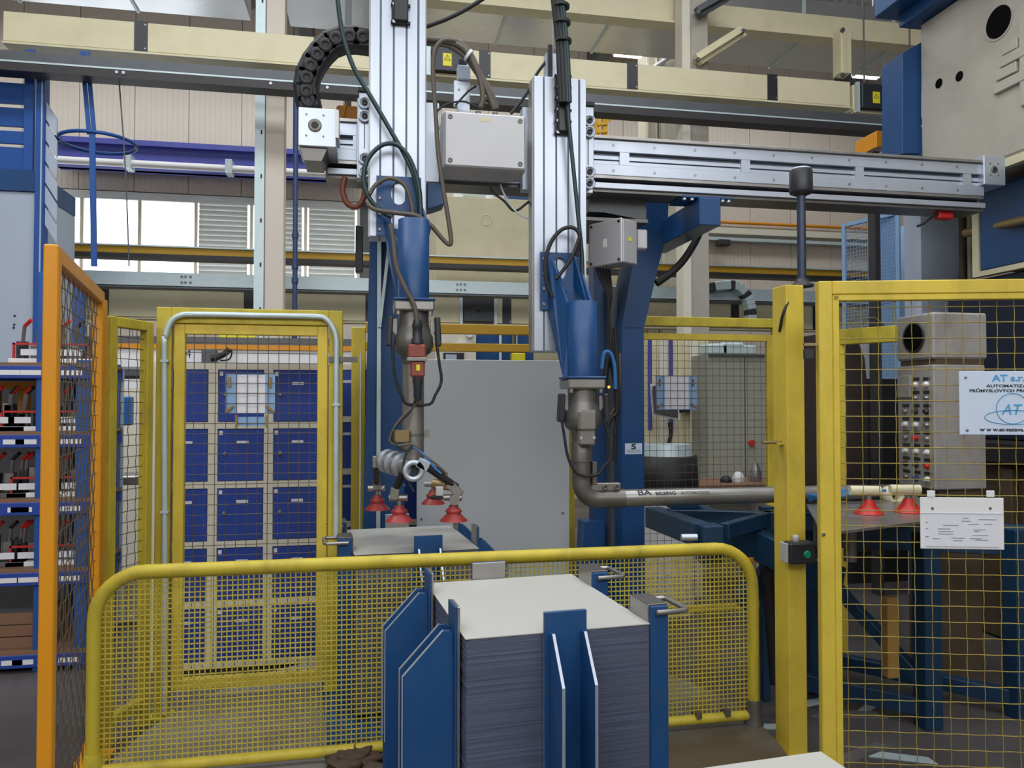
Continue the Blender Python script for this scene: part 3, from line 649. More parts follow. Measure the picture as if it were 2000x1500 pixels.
# slim actuator on the lowered axis
u0, u1, z0, z1 = rect(1066, 104, 1092, 158, 4.24)
t = thing('slim_actuator', 'slim aluminium actuator on top of the lowered vertical axis', 'actuator', (u0, 4.24, z0))
MB().box(u0, u1 - .01, 4.24, 4.3, z0 - .03, z1).build('body', ALU, t, .003); MB().cyl(((u0 + u1) / 2 + .01, 4.27, z1), ((u0 + u1) / 2 + .01, 4.27, z1 + .22), .008, n=8).build('rod', STEEL, t)
MB().box(u0 + .01, u0 + .035, 4.22, 4.24, z0, z1 + .04).build('reed_switch', BLKP, t)
# ---------------------------------------------------------------- energy chain
t = thing('cable_chain', 'black plastic cable chain arching over the near end of the gantry beam', 'cable chain', tuple(av(600, 200, 4.3)))
cp = spline([av(x, y, 4.33) for x, y in ((722, 82), (690, 78), (655, 82), (628, 105), (606, 138), (598, 172), (604, 208))], 12)
ln = sum((cp[i + 1] - cp[i]).length for i in range(len(cp) - 1)); nl = 9; step = ln / nl
pts = [cp[0]]; acc = 0
for i in range(len(cp) - 1):
    acc += (cp[i + 1] - cp[i]).length
    if acc >= step - 1e-6 and len(pts) <= nl: pts.append(cp[i + 1]); acc = 0
pts.append(cp[-1])
for i in range(len(pts) - 1):
    a, b = pts[i], pts[i + 1]; d = (b - a).normalized()
    if (b - a).length < .02: continue
    lk = MB().bar(a - d * .035, b + d * .035, .135, .11, (0, 1, 0)).build('link', BLK, t, .02)
    c = (a + b) / 2; MB().lathe([(.04, 0), (.04, .004), (.014, .004), (.014, .001)], c + V((0, -.055, 0)), (0, -1, 0), 16).build('hinge_disc', BLK, lk)
# ---------------------------------------------------------------- tool mounts
def holes_plate(u0, u1, z0, z1, v, d, holes):
    m = MB(); zz = [z0] + [(holes[i][1] + holes[i + 1][1]) / 2 for i in range(len(holes) - 1)] + [z1]
    for i, (cx, cz, rx, rz) in enumerate(holes):
        a, b, n = zz[i], zz[i + 1], 24; ins = []; out = []
        for k in range(n):
            an = 2 * math.pi * k / n + math.pi / 4; c, s = math.cos(an), math.sin(an); ins.append((cx + rx * c, cz + rz * s))
            tt = min(((u1 - cx) / c if c > 1e-6 else 9e9), ((u0 - cx) / c if c < -1e-6 else 9e9), ((b - cz) / s if s > 1e-6 else 9e9), ((a - cz) / s if s < -1e-6 else 9e9))
            out.append((cx + c * tt, cz + s * tt))
        cor = [(u1, b), (u0, b), (u0, a), (u1, a)]
        for k in range(n):
            k2 = (k + 1) % n; P = [ins[k], out[k], out[k2], ins[k2]]
            for c_ in cor:
                if (abs(out[k][0] - c_[0]) < 1e-9) != (abs(out[k2][0] - c_[0]) < 1e-9) and (abs(out[k][1] - c_[1]) < 1e-9) != (abs(out[k2][1] - c_[1]) < 1e-9):
                    P = [ins[k], out[k], c_, out[k2], ins[k2]]
            m.prism([(p[0], v, p[1]) for p in P], (0, d, 0))
    return m
def tool_mount(label, pp, cyl_px, bolts, y_pl, gus):
    u0, u1, z0, z1 = rect(*pp, 4.13)
    t = thing('tool_mount', label, 'tool mount', (u0, 4.0, z0))
    c = (u0 + u1) / 2; h = z1 - z0
    holes_plate(u0, u1, z0, z1, 4.118, .014, ((c, z0 + h * .27, .04, .05), (c, z0 + h * .72, .042, .062))).build('back_plate', BLU, t)
    for y in range(4):
        for x in (u0 + .018, u1 - .018): MB().lathe([(.009, 0), (.009, .008), (.005, .008), (.005, .004)], (x, 4.118, z0 + h * (.1 + .26 * y)), (0, -1, 0), 10).build('bolt', STEEL, t)
    px, y0, y1 = cyl_px; q = av(px, (y0 + y1) / 2, 3.96); zt = av(px, y0, 3.96).z; zl = av(px, y1, 3.96).z
    MB().lathe([(.080, 0), (.080, zt - zl), (.068, zt - zl), (.066, zt - zl - .03)], (q.x, 3.96, zl), n=32).build('cylinder', BLU, t)
    for g in gus: MB().prism([av(*p) for p in g], (.012, 0, 0)).build('gusset', BLU, t)
    return t, q.x, zl
mL, cxL, zlL = tool_mount('blue tool mount with a thick cylinder below the raised vertical axis', (735, 346, 822, 462), (808, 431, 586), 0, 0, (((750, 428, 4.116), (764, 440, 4.07), (783, 500, 3.98), (783, 586, 3.96), (776, 586, 3.98), (757, 500, 4.116)), ((815, 400, 4.116), (822, 405, 4.1), (838, 445, 3.99), (832, 470, 4.0), (815, 440, 4.116))))
mR, cxR, zlR = tool_mount('blue tool mount with a thick cylinder on the lowered vertical axis', (1055, 494, 1130, 606), (1137, 590, 736), 0, 0, (((1069, 500, 4.116), (1078, 508, 4.1), (1094, 545, 4.06), (1114, 612, 3.98), (1114, 738, 3.95), (1100, 738, 3.97), (1071, 615, 4.116)), ((1120, 498, 4.116), (1127, 506, 4.1), (1153, 588, 3.99), (1150, 610, 3.99), (1120, 560, 4.116))))
def chuck(label, x, z, body):
    t = thing('tool_changer', label, 'tool changer', (x, 3.96, z - .3)); v = 3.96
    f = MB().box(x - .105, x + .105, v - .1, v + .1, z - .012, z).build('flange', BLU, t, .004)
    MB().box(x - .102, x + .1, v - .1, v + .1, z - .065, z - .014).build('flange_block', STEEL, t, .008)
    for a in (-.08, .08): MB().lathe([(.014, 0), (.014, .02)], (x + a, v - .075, z - .085), (0, 0, 1), 6).build('bolt', STEEL, t)
    b = MB().lathe([(.078, -.065), (.078, -.13), (.083, -.15), (.1, -.19), (.102, -.24), (.09, -.27), (.062, -.29), (.06, -.33)], (x, v, z), n=32).build('lock_body', DSTEEL, t)
    if body: 
        MB().box(x - .05, x + .05, v - .108, v - .06, z - .285, z - .175).build('front_face', STEEL, b, .012); MB().box(x - .045, x + .045, v - .1, v - .05, z - .36, z - .28).build('latch_block', STEEL, b, .008)
        for a in (-.035, .035): MB().lathe([(.008, 0), (.008, .004)], (x + a, v - .1, z - .32), (0, -1, 0), 10).build('screw', ALU, b)
    for s in (-1, 1):
        l = MB().bar((x + s * .118, v - .02, z - .09), (x + s * .126, v - .02, z - .24), .03, .06, (0, 1, 0)).build('lever', BLKP, t, .006)
        MB().prism([(x + s * .085, v - .03, z - .1), (x + s * .108, v - .03, z - .1), (x + s * .108, v - .03, z - .16), (x + s * .085, v - .03, z - .19)], (0, .03, 0)).build('cheek_plate', STEEL, l)
    return t
chL = chuck('steel tool changer under the blue cylinder, holding the suction cup tool', cxL, zlL, False)
chR = chuck('steel tool changer under the blue cylinder, holding the bent pipe', cxR, zlR, True)
hose(((766, 675), (769, 720), (775, 750), (786, 775), (795, 789), (838, 790), (850, 772), (862, 745), (858, 710), (853, 672)), 3.9, .0075, 3).build('wire_bail', BLK, chL)
hose(((1097, 820), (1102, 850), (1110, 895), (1130, 927), (1167, 927), (1178, 912), (1192, 893), (1188, 850), (1180, 818)), 3.88, .0075, 3).build('wire_bail', BLK, chR)
# plug connectors on the left tool changer
t = thing('plug_connector', 'brick red plug connector hanging on the steel tool changer', 'connector', tuple(av(814, 735, 3.82)))
MB().rbox(797, 672, 832, 699, 3.8, .06).build('socket_housing', REDB, t, .008); MB().rbox(802, 704, 830, 736, 3.8, .06).build('plug_housing', REDB, t, .008)
MB().rbox(795, 698, 834, 705, 3.79, .07).build('lock_bracket', STEEL, t, .002); MB().rbox(813, 712, 820, 724, 3.797, .004).build('yellow_tag', YSTK, t)
q0, q1 = av(815, 672, 3.83), av(815, 622, 3.83); MB().lathe([(.03, 0), (.03, .02), (.024, .03), (.024, .08), (.028, .09), (.02, .12)], q0, (0, 0, 1), 14).build('boot', BLKP, t)
q0 = av(816, 736, 3.83); MB().lathe([(.026, 0), (.026, .03), (.02, .05), (.02, .1), (.014, .12)], q0, (0, 0, -1), 14).build('boot', BLKP, t)
# ---------------------------------------------------------------- suction tool below the left axis
zt = zlL - .33; t = thing('suction_tool', 'steel tube tool with red suction cups on black arms above the rear stack', 'gripper tool', (cxL, 3.96, zt - .6)); ST = t
zc = av(805, 905, 3.96).z
MB().cyl((cxL, 3.96, zt), (cxL, 3.96, zc + .0), .055, n=24).build('stem_tube', STEEL, t)
cl = MB().box(cxL + .055, cxL + .085, 3.95, 3.98, zc + .13, zc + .17).build('stop_block', STEEL, t); MB().lathe([(.058, 0), (.058, .012)], (cxL, 3.96, zc + .14), n=20).build('clamp_band', DSTEEL, cl)
A_ = av(748, 898, 4.06); B_ = av(806, 915, 3.88)
hd = (B_ - A_).normalized()
MB().cyl(A_, B_, .048, n=24).build('cross_tube', STEEL, t)
for f in (.12, .35, .6): MB().cyl(A_ + (B_ - A_) * f, A_ + (B_ - A_) * (f + .12), .062, n=24).build('clamp_ring', ALU, t)
rc = av(808, 920, 3.84); r_ = MB().lathe([(.054, .0), (.054, .05), (.03, .05), (.03, .01)], rc + V((0, .05, 0)), (0, -1, 0), 28).build('end_ring', ALU, t)
MB().lathe([(.03, 0), (.03, .012)], rc + V((0, .045, 0)), (0, -1, 0), 20).build('bore', BLK, r_)
MB().bar(rc + V((.02, .02, .045)), rc + V((.075, .02, .015)), .05, .04, (0, 1, 0)).build('clamp_lug', ALU, r_, .004)
def cup(px, py, dark=False):
    q = az(px, py, 1.075); mm = RED
    q = q.copy(); c = MB().lathe([(.072, 0), (.066, .008), (.04, .032), (.034, .038), (.043, .046), (.038, .058), (.025, .066), (.024, .08)], q, n=28).build('suction_cup', mm, ST)
    MB().lathe([(.012, 0), (.012, .035)], q + V((0, 0, .075)), n=12).build('stem', STEEL, c)
    MB().cyl(q + V((-.05, .01, .118)), q + V((.04, -.01, .118)), .017, n=14).build('swivel_arm', STEEL, c)
    return q + V((0, 0, .12))
cups = [cup(737, 995), cup(780, 1018), cup(886, 1017), cup(846, 984)]
def arm(a, b, r=.019): MB().cyl(a, b, r, n=16).build('carbon_arm', BLK, ST)
qa = av(737, 898, 4.07); MB().bar(qa + V((0, 0, .02)), qa + V((0, 0, -.04)), .05, .05).build('clamp_block', STEEL, ST, .004)
arm(qa + V((0, 0, -.03)), cups[0] + V((-.005, 0, .03))); MB().bar(cups[0] + V((0, 0, -.01)), cups[0] + V((-.005, 0, .05)), .045, .045).build('clamp_block', STEEL, ST, .004)
qb = av(789, 918, 3.9); arm(qb, cups[1] + V((-.02, 0, .04))); MB().bar(cups[1] + V((-.03, 0, -.01)), cups[1] + V((-.02, 0, .05)), .045, .045).build('clamp_block', STEEL, ST, .004)
qc = rc + V((.05, .02, .03)); arm(qc, cups[2] + V((.015, 0, .05))); MB().bar(cups[2] + V((-.03, 0, .075)), cups[2] + V((.035, 0, .01)), .046, .05, (0, 1, 0)).build('clamp_block', STEEL, ST, .004)
MB().lathe([(.026, 0), (.026, .04)], cups[2] + V((0, .0, -.01)), (0, -1, 0), 18).build('pivot', STEEL, ST)
qd = av(822, 905, 4.05); arm(qd, cups[3] + V((.05, .0, .06)), .022); MB().bar(cups[3] + V((.06, .02, .07)), cups[3] + V((.06, .02, -.03)), .05, .05).build('clamp_block', BRASS, ST, .004)
MB().cyl(cups[3] + V((.0, .0, -.0)), cups[3] + V((.1, -.05, -.01)), .03, n=14).build('brass_swivel', BRASS, ST)
q = av(858, 968, 4.2); MB().box(q.x - .02, q.x + .02, q.y - .02, q.y + .02, q.z, q.z + .05).build('sensor_head', WHT, ST, .003)
MB().lathe([(.055, 0), (.055, .012)], q + V((0, 0, -.015)), n=20).build('sensor_shoe', BLKP, ST)
for k, pp in enumerate((((816, 775), (812, 790), (785, 815), (768, 840), (762, 862), (780, 870), (805, 868), (822, 885), (850, 905), (872, 925)),
        ((814, 775), (800, 805), (775, 830), (765, 855), (790, 880), (806, 870)), ((808, 870), (792, 890), (788, 920), (800, 945), (808, 960)), ((806, 872), (830, 890), (845, 910), (862, 925)))):
    hose(pp, 3.86, .006).build('hose', (CABO, BLK, CABG, BBLUE)[k], ST)
MB().box(*[f(x) for f, x in ()] or (av(770, 850, 3.9).x, av(800, 850, 3.9).x), 3.88, 3.93, av(780, 864, 3.9).z, av(780, 840, 3.9).z).build('valve_block', BRASS, ST, .004)
# ---------------------------------------------------------------- bent pipe tool below the right axis
t = thing('pipe_tool', 'bent steel pipe tool with printed lettering reaching over the blue table', 'gripper tool', (cxR, 3.96, 1.0)); PT = t
ztp = zlR - .33; zp = av(1300, 971, 3.96).z; rb = .09; RP = .0475
path = [V((cxR - .005, 3.96, ztp)), V((cxR - .005, 3.96, zp + rb))] + [V((cxR - .005 + rb - rb * math.cos(a), 3.96, zp + rb - rb * math.sin(a))) for a in [math.pi / 2 * k / 8 for k in range(1, 9)]]
xe = av(1218, 970, 3.96).x; path.append(V((xe, 3.96, zp)))
MB().tube(path, RP + .003, 24).build('elbow', DSTEEL, t)
xp2 = av(1690, 962, 3.96).x
ro = MB().cyl((xe, 3.96, zp), (xp2, 3.96, zp), RP - .003, n=28).build('straight_pipe', STEEL, t)
xs = av(1385, 970, 3.96).x; MB().cyl((xe, 3.96, zp), (xs, 3.96, zp), RP - .001, n=28).build('print_sleeve', STEEL, t)
MB().lathe([(.056, 0), (.056, .1), (.053, .105)], (cxR - .005, 3.96, ztp - .12), n=24).build('collar', DSTEEL, t)
br = MB().box(cxR + .045, cxR + .07, 3.92, 3.98, zp + .08, zp + .2).build('clamp_plate', DSTEEL, t, .003); x2 = av(1209, 940, 3.96).x
MB().box(cxR + .045, x2, 3.93, 3.98, zp + .045, zp + .085).build('clamp_plate', STEEL, t, .003)
for x in (x2 - .09, x2 - .025): MB().lathe([(.014, 0), (.014, .01), (.007, .01), (.007, .002)], (x, 3.93, zp + .065), (0, -1, 0), 12).build('bolt', DSTEEL, br)
def pipe_text(body, px, py, size, mm, bold=0, sx=1.0):
    o = text('lettering', body, size, (0, 0, 0), (1, 0, 0), (0, 1, 0), mm, GB, bold=bold, off=0, sx=sx)
    o.parent = t; R_ = RP - .001 + .0008; bm = bmesh.new(); bm.from_mesh(o.data); bmesh.ops.triangulate(bm, faces=bm.faces)
    for _ in range(3): bmesh.ops.subdivide_edges(bm, edges=[e for e in bm.edges if e.calc_length() > .006], cuts=1); bmesh.ops.triangulate(bm, faces=bm.faces)
    bm.to_mesh(o.data); bm.free()
    R_ = RP - .001 + .0008; c = av(px, py, 3.96); z0 = (av(px, py, 3.96 - R_).z - zp) / R_
    a0 = math.asin(max(-.95, min(.95, z0))); inv = ROOT[t.name].inverted(); g = ROOT[GB.name]
    for vv in o.data.vertices:
        p = g @ vv.co; a = a0 + p.y / R_; vv.co = inv @ V((c.x + p.x, 3.96 - R_ * math.cos(a), zp + R_ * math.sin(a)))
pipe_text('BA', 1254, 963, .048, INK, .0008, 1.3); pipe_text('BILSING', 1295, 964, .03, INK, .0008, 1.1); pipe_text('AUTOMATION', 1352, 963, .026, INKF, .0004, .95)
# ---------------------------------------------------------------- hoses and cables on the robot
cable('drop_hose', 'long dark green hose hanging across the raised vertical axis', ((658, -15), (668, 60), (690, 130), (725, 190), (760, 250), (793, 308), (812, 356), (822, 420)), 4.07, .0125, CABG, 'hose')
cable('loop_hose', 'dark green hose looping in front of the raised axis above the blue mount', ((822, 428), (818, 365), (800, 310), (775, 283), (745, 284), (718, 312), (710, 352), (722, 388), (745, 412), (765, 425)), 4.06, .0125, CABG, 'hose')
cable('arched_cable', 'grey cable arching over the blue plate of the raised axis', ((722, 380), (735, 360), (762, 348), (790, 362), (803, 395), (808, 428)), 4.05, .011, CABO)
cable('brown_cable', 'long grey brown cable sagging below the carriage in a sharp bend', ((716, 398), (735, 410), (775, 416), (815, 422), (843, 442), (862, 464), (876, 477), (881, 470), (876, 430), (866, 370), (856, 300), (851, 220), (846, 150), (849, 100), (866, 79), (890, 80)), 4.0, .012, CABO)
t = thing('cable_bundle', 'thick bundle of grey cables arching down to the junction box', 'cable', tuple(av(935, 160, 4.2)))
for k, pp in enumerate((((832, 77), (870, 80), (905, 95), (928, 130), (940, 165), (943, 195), (938, 210)), ((832, 84), (872, 88), (905, 108), (930, 140), (950, 175), (966, 213)), ((832, 80), (880, 76), (915, 100), (938, 145), (958, 178), (970, 212)))):
    hose(pp, 4.2 + .02 * k, .016).build('cable', CABO, t)
q = av(915, 108, 4.2); MB().lathe([(.036, -.008), (.036, .008)], q, (.8, 0, -.6), 14).build('cable_tie', WHT, t)
for k, pp in enumerate((((848, 222), (870, 205), (905, 198), (935, 212)), ((890, 205), (915, 178), (930, 168)), ((935, 200), (950, 195), (962, 212)))):
    cable('signal_wire', ('thin black signal wire curling over the left of the junction box', 'thin looped wire beside the silver sensor bracket', 'short thin wire between the cable glands')[k], pp, 4.28, .006, BLK)
cable('diagonal_cable', 'black cable slanting up from the raised axis towards the roof', ((832, 52), (870, 38), (910, 18), (955, -10)), 4.3, .013, BLK)
cable('side_cable', 'black cable slanting from the slim actuator to the junction box', ((1068, 118), (1048, 145), (1030, 180), (1012, 205), (998, 222)), 4.26, .009, BLK)
t = thing('cable_loom', 'thick black and green cable loom rising from the lowered vertical axis', 'cable', tuple(av(1100, 150, 4.08)))
for k, (dx, mm, r) in enumerate(((-8, BLK, .018), (-2, BLK, .02), (5, CABG, .016), (9, CABG, .012))):
    hose(((1088 + dx, -15), (1094 + dx, 40), (1099 + dx, 90), (1102 + dx, 150), (1104 + dx, 200)), 4.06 - .01 * k, r).build('cable', mm, t)
for y in (12, 44, 80): 
    q = av(1096 + y * .06, y, 4.05); MB().lathe([(.045, -.008), (.045, .008)], q, (.1, 0, 1), 14).build('cable_tie', BLK, t)
cable('drop_hose', 'dark green hose running down the lowered vertical axis', ((1107, 180), (1112, 250), (1122, 350), (1130, 430), (1136, 490), (1138, 545)), 4.07, .012, CABG, 'hose')
cable('loop_hose', 'dark hose looping above the blue mount of the lowered axis', ((1126, 500), (1132, 462), (1120, 445), (1098, 448), (1078, 470), (1066, 505), (1066, 545), (1078, 580)), 4.05, .011, BLK, 'hose')
cable('short_hose', 'short dark hose crossing the hole of the lowered blue mount', ((1131, 465), (1118, 500), (1098, 530), (1085, 545)), 4.02, .01, BLK, 'hose')
cable('tool_cable', 'grey cable running down the blue cylinder to the red connector', ((762, 438), (768, 470), (774, 520), (790, 560), (806, 590), (813, 615), (815, 640)), 3.84, .012, CABO)
cable('rust_hose', 'reddish brown hose hanging in a loop below the carriage', ((674, 346), (669, 372), (678, 397), (696, 404), (710, 388), (713, 362)), 4.3, .016, RUST, 'hose')
cable('wire_loop', 'black wire sagging below the junction box', ((958, 366), (965, 378), (984, 392), (1000, 410), (1012, 410), (1030, 396), (1043, 388)), 4.25, .007, BLK)
cable('pale_wire', 'pale grey wire hanging below the junction box', ((977, 360), (986, 382), (1000, 405), (1020, 422), (1044, 430)), 4.24, .005, ZINC)
cable('black_conduit', 'thick black conduit curving from the blue arm to the slanting leg', ((1372, 440), (1358, 472), (1335, 508), (1308, 535), (1282, 553)), 4.95, .026, BLK, 'conduit')
# ---------------------------------------------------------------- blue stand
t = thing('gantry_leg', 'tapered blue gantry leg with bare steel edges behind the suction tool', 'leg', (av(750, 900, 5.14).x, 5.14, 0))
zt_g = zb(373) - .002
def uu(px, v): return av(px, 700, v).x
v = 5.16; pL0, pL1 = uu(706, v), uu(792, v); tL0, tL1 = uu(722, v), uu(770, v)
MB().prism([(pL0, v + .02, 0), (uu(738, v), v + .02, 0), (uu(738, v), v + .02, zt_g), (tL0, v + .02, zt_g)], (0, .2, 0)).build('left_box', BLU, t)
MB().box(uu(736, v), uu(744, v), v - .02, v + .23, 0, zt_g).build('rib_plate', ZINC, t, .002)
MB().prism([(uu(744, v), v + .04, 0), (pL1, v + .04, 0), (pL1 - .01, v + .04, 1.9), (tL1, v + .04, zt_g), (uu(744, v), v + .04, zt_g)], (0, .2, 0)).build('right_box', BLU, t)
g0 = MB().bar((uu(741, v), v - .02, av(740, 640, v).z), (uu(763, v), v - .02, av(757, 440, v).z), .02, .05, (0, 1, 0)).build('diagonal_edge', ZINC, t)
MB().box(pL0 - .01, pL0 - .002, v, v + .22, 0, 2.0).build('side_strip', ZINC, t)
MB().box(tL0, tL1 + .1, BV + .05, v + .05, zt_g - .12, zt_g).build('head_bracket', BLU, t)
MB().box(pL0 - .03, pL1 + .03, v - .02, v + .28, 0, .02).build('foot_plate', BLU, t)
u0, u1, z0, z1 = rect(694, 440, 706, 530, 5.2)
tag(MB().box(u0, u1 + .01, 5.2, 5.3, z0, z1).build('control_cover', BLKP, None, .004), 'narrow black cover beside the top of the blue tapered leg', 'cover')
v = 4.95
t = thing('gantry_leg', 'blue gantry leg with a slanting upper part and a small maker plate', 'leg', (uu(1235, v), v, 0))
MB().box(uu(1214, v), uu(1258, v), v, v + .3, 0, av(1236, 640, v).z).build('lower_box', BLU, t, .004)
MB().prism([av(1214, 640, v), av(1258, 640, v), av(1280, 545, v), av(1303, 452, v), av(1306, 395, v), av(1262, 395, v), av(1250, 440, v), av(1228, 560, v)], (0, .3, 0)).build('slanting_box', BLU, t)
MB().box(uu(1160, v + .25), uu(1192, v + .25), v + .25, v + .38, 0, av(1180, 440, v + .25).z).build('rear_box', BLU, t)
MB().prism([av(1206, 640, v + .1), av(1214, 640, v + .1), av(1236, 560, v + .1), av(1226, 540, v + .1)], (0, .2, 0)).build('inner_strip', ZINC, t)
MB().box(uu(1192, v + .15), uu(1206, v + .15), v + .15, v + .25, .6, av(1200, 560, v + .15).z).build('cable_duct', GREY, t)
MB().prism([(uu(1128, v + .2), v + .2, 0), (uu(1180, v + .2), v + .2, 0), (uu(1180, v + .2), v + .2, .85), (uu(1140, v + .2), v + .2, .85)], (0, .15, 0)).build('foot_wedge', BLU, t)
MB().box(uu(1200, v), uu(1262, v), v - .03, v + .36, 0, .02).build('foot_plate', BLU, t)
u0, u1, z0, z1 = rect(1221, 866, 1254, 887, v - .003)
pl = MB().box(u0, u1, v - .0035, v, z0, z1).build('maker_plate', SIGN, t)
text('logo_letter', 'S', .05, ((u0 + u1) / 2, v - .0035, z0 + (z1 - z0) * .68), (1, 0, 0), (0, 0, 1), INK, t, sx=1.5, bold=.002).name = 'logo_letter'
for i in range(3): MB().box(u0 + .01, u1 - .01, v - .0042, v - .0036, z0 + .008 + i * .009, z0 + .011 + i * .009).build('small_print', INKG, pl)
# blue arm under the beam
u0, u1, z0, z1 = rect(1366, 387, 1408, 440, 4.36)
t = thing('support_arm', 'blue box arm holding the gantry beam from below', 'bracket', (u0, 4.36, z0))
MB().box(u0, u1, 4.36, 5.25, z0, zt_g - .014).build('box_arm', BLU, t, .005)
fp = MB().box(u0 - .1, u1 + .09, 4.38, 4.6, zt_g - .012, zt_g).build('flange', BLU, t, .002)
MB().box(uu(1262, 4.98), u0, 4.97, 5.25, z0 + .02, zt_g - .014).build('cross_beam', BLU, t, .004)
for x in (u0 - .08, u0 - .03, u1 + .03, u1 + .07): MB().cyl((x, 4.4, zt_g - .012), (x, 4.4, zt_g - .025), .014, n=10).build('bolt', ALU, fp)
# dark plates under the beam
u0, u1, z0, z1 = rect(1150, 384, 1262, 416, 4.55)
t = thing('slide_base', 'dark grey stepped base plate under the gantry beam', 'base plate', (u0, 4.55, z0))
MB().prism([(u0, 4.55, z1 - .01), (u1, 4.55, z1 - .01), (u1, 4.55, z0 - .04), (u0 + .1, 4.55, z0), (u0, 4.55, z0)], (0, .6, 0)).build('plate', GREY, t); MB().box(u0 - .03, u1, 4.52, 5.2, z0 - .06, z0 - .04).build('lower_plate', DSTEEL, t)
# second junction box
Pn = av(1214, 470, 4.30); Pf = av(1150, 480, 4.52); zt1 = av(1213, 424, 4.30).z; zb1 = av(1213, 512, 4.30).z
e = (V((Pf.x, Pf.y, 0)) - V((Pn.x, Pn.y, 0))).normalized(); n_ = V((-e.y, e.x, 0)); n_ = n_ if n_.x > 0 else -n_; wd = ((Pf - Pn).xy).length
t = thing('junction_box', 'grey terminal box mounted askew beside the blue slanting leg', 'box', (Pn.x, Pn.y, zb1))
c = V((Pn.x, Pn.y, 0)) + e * wd / 2
MB().bar(c + n_ * .02 + V((0, 0, (zt1 + zb1) / 2)), c + n_ * .15 + V((0, 0, (zt1 + zb1) / 2)), wd - .006, zt1 - zb1 - .006).build('body', BOXG, t, .006)
ld = MB().bar(c + V((0, 0, (zt1 + zb1) / 2)), c + n_ * .02 + V((0, 0, (zt1 + zb1) / 2)), wd, zt1 - zb1).build('lid', BOXG, t, .006)
for a in (-.42, .42):
    for z in (zb1 + .02, zt1 - .02): MB().cyl(c + e * wd * a + V((0, 0, z)), c + e * wd * a - n_ * .004 + V((0, 0, z)), .009, n=10).build('screw', BLKP, ld)
MB().bar(c - n_ * .001 + V((0, 0, (zt1 + zb1) / 2)), c + V((0, 0, (zt1 + zb1) / 2)), .03, .05).build('white_label', WHT, ld)
q = av(1250, 470, 4.42); MB().box(q.x - .02, q.x + .05, q.y, q.y + .08, q.z - .05, q.z + .07).build('rear_switch', BOXG, t, .008)
q = av(1228, 468, 4.35); MB().lathe([(.012, 0), (.012, .012)], q, (.4, -1, 0), 12).build('yellow_cap', YSTK, t)
for k in range(5): hose(((1165 + k * 6, 522), (1172 + k * 5, 545), (1186 + k * 2, 575), (1190, 620), (1194 + k, 700)), 4.52 + .01 * k, .008).build('lead', BLK, t)
t = thing('hose_cluster', 'tangle of black and blue hoses between the tool changer and the blue leg', 'hose', tuple(av(1190, 900, 4.5)))
for k, (pp, mm) in enumerate(((((1175, 720), (1180, 690), (1192, 690), (1200, 715), (1202, 760)), BBLUE), (((1178, 760), (1188, 700), (1198, 730), (1205, 800), (1195, 815), (1188, 830)), BLK), (((1182, 760), (1186, 720), (1196, 700), (1206, 740), (1208, 790), (1200, 850)), BLK), (((1200, 640), (1206, 720), (1204, 800), (1200, 900)), BLK), (((1210, 690), (1208, 780), (1192, 812)), CABO))):
    hose(pp, 4.5 + .03 * k, .013).build('hose', mm, t)
q = av(1189, 756, 4.48); MB().lathe([(.008, 0), (.008, .006)], q, (0, -1, 0), 10).build('indicator_light', mat('indicator_glow', (1, .25, .05), .4, emit=3), t)
# ================================================================ FENCES AND LEFT SIDE
def cb(X, Y): return V((X * math.cos(YAW) + Y * math.sin(YAW), -X * math.sin(YAW) + Y * math.cos(YAW), 0))
def cpx(px, d): return cb((px - 1000) / FPX * d, d)
# orange wire gate
OP0, OP1 = cpx(96, 2.52), cpx(192, 3.62)
mesh_panel('orange_gate', 'orange framed wire gate standing open beside the yellow fence', OP0, OP1, .1, 2.2, .058, .045, (.055, .066), ORG, DWIRE, .002, .0025, 'gate')
e_ = (OP1 - OP0).normalized(); q = OP1 + e_ * .05
t = thing('orange_post', 'orange post between the orange gate and the narrow yellow panel', 'post', tuple(q))
MB().box(q.x - .022, q.x + .022, q.y - .02, q.y + .03, 0, 2.17).build('tube', ORG, t, .004); MB().box(q.x - .07, q.x + .07, q.y - .07, q.y + .07, 0, .012).build('foot_plate', ORG, t)
for z in (.4, 1.8): MB().cyl((q.x - .01, q.y - .035, z), (q.x - .01, q.y - .035, z + .09), .014, n=10).build('hinge', DSTEEL, t)
# narrow yellow panel
mesh_panel('mesh_fence', 'narrow yellow wire panel angled between the orange post and the yellow door', cpx(207, 3.74), cpx(292, 4.05), .1, 2.1, .05, .05, (.055, .055), YELD, DWIRE, .002, .003)
# yellow door with frame and conduit
DV = 4.38
u0, u1, _, zt = rect(302, 601, 668, 1300, DV)
t = thing('door_frame', 'yellow door frame with a grey conduit pipe bent around it', 'door frame', (u0, DV, 0)); zt = av(480, 603, DV).z
wd = av(334, 700, DV).x - u0
for a, zf_ in ((u0, 0), (u1 - wd, TZ + .032)): MB().box(a, a + wd, DV, DV + .06, zf_, zt).build('post', YELD, t, .004)
MB().box(u0 + wd, u1 - wd, DV, DV + .06, zt - .085, zt).build('header', YELD, t, .004)
for a, zf_ in ((u0, 0), (u1 - wd, TZ + .02)): MB().box(a - .02, a + wd + .02, DV - .03, DV + .09, zf_, zf_ + .012).build('foot_plate', YELD, t)
hose(((322, 1395), (322, 1100), (321, 700), (323, 660), (333, 630), (350, 617), (380, 614), (500, 616), (610, 618), (635, 622), (650, 640), (657, 665), (657, 720), (656, 1050)), DV - .02, .015, 5, 10).build('conduit_pipe', ZINC, t)
for px, py in ((322, 705), (322, 1000), (370, 614), (610, 618), (657, 790)): 
    q = av(px, py, DV - .02); MB().box(q.x - .02, q.x + .02, q.y - .017, q.y + .02, q.z - .006, q.z + .006).build('pipe_clip', ZINC, t)
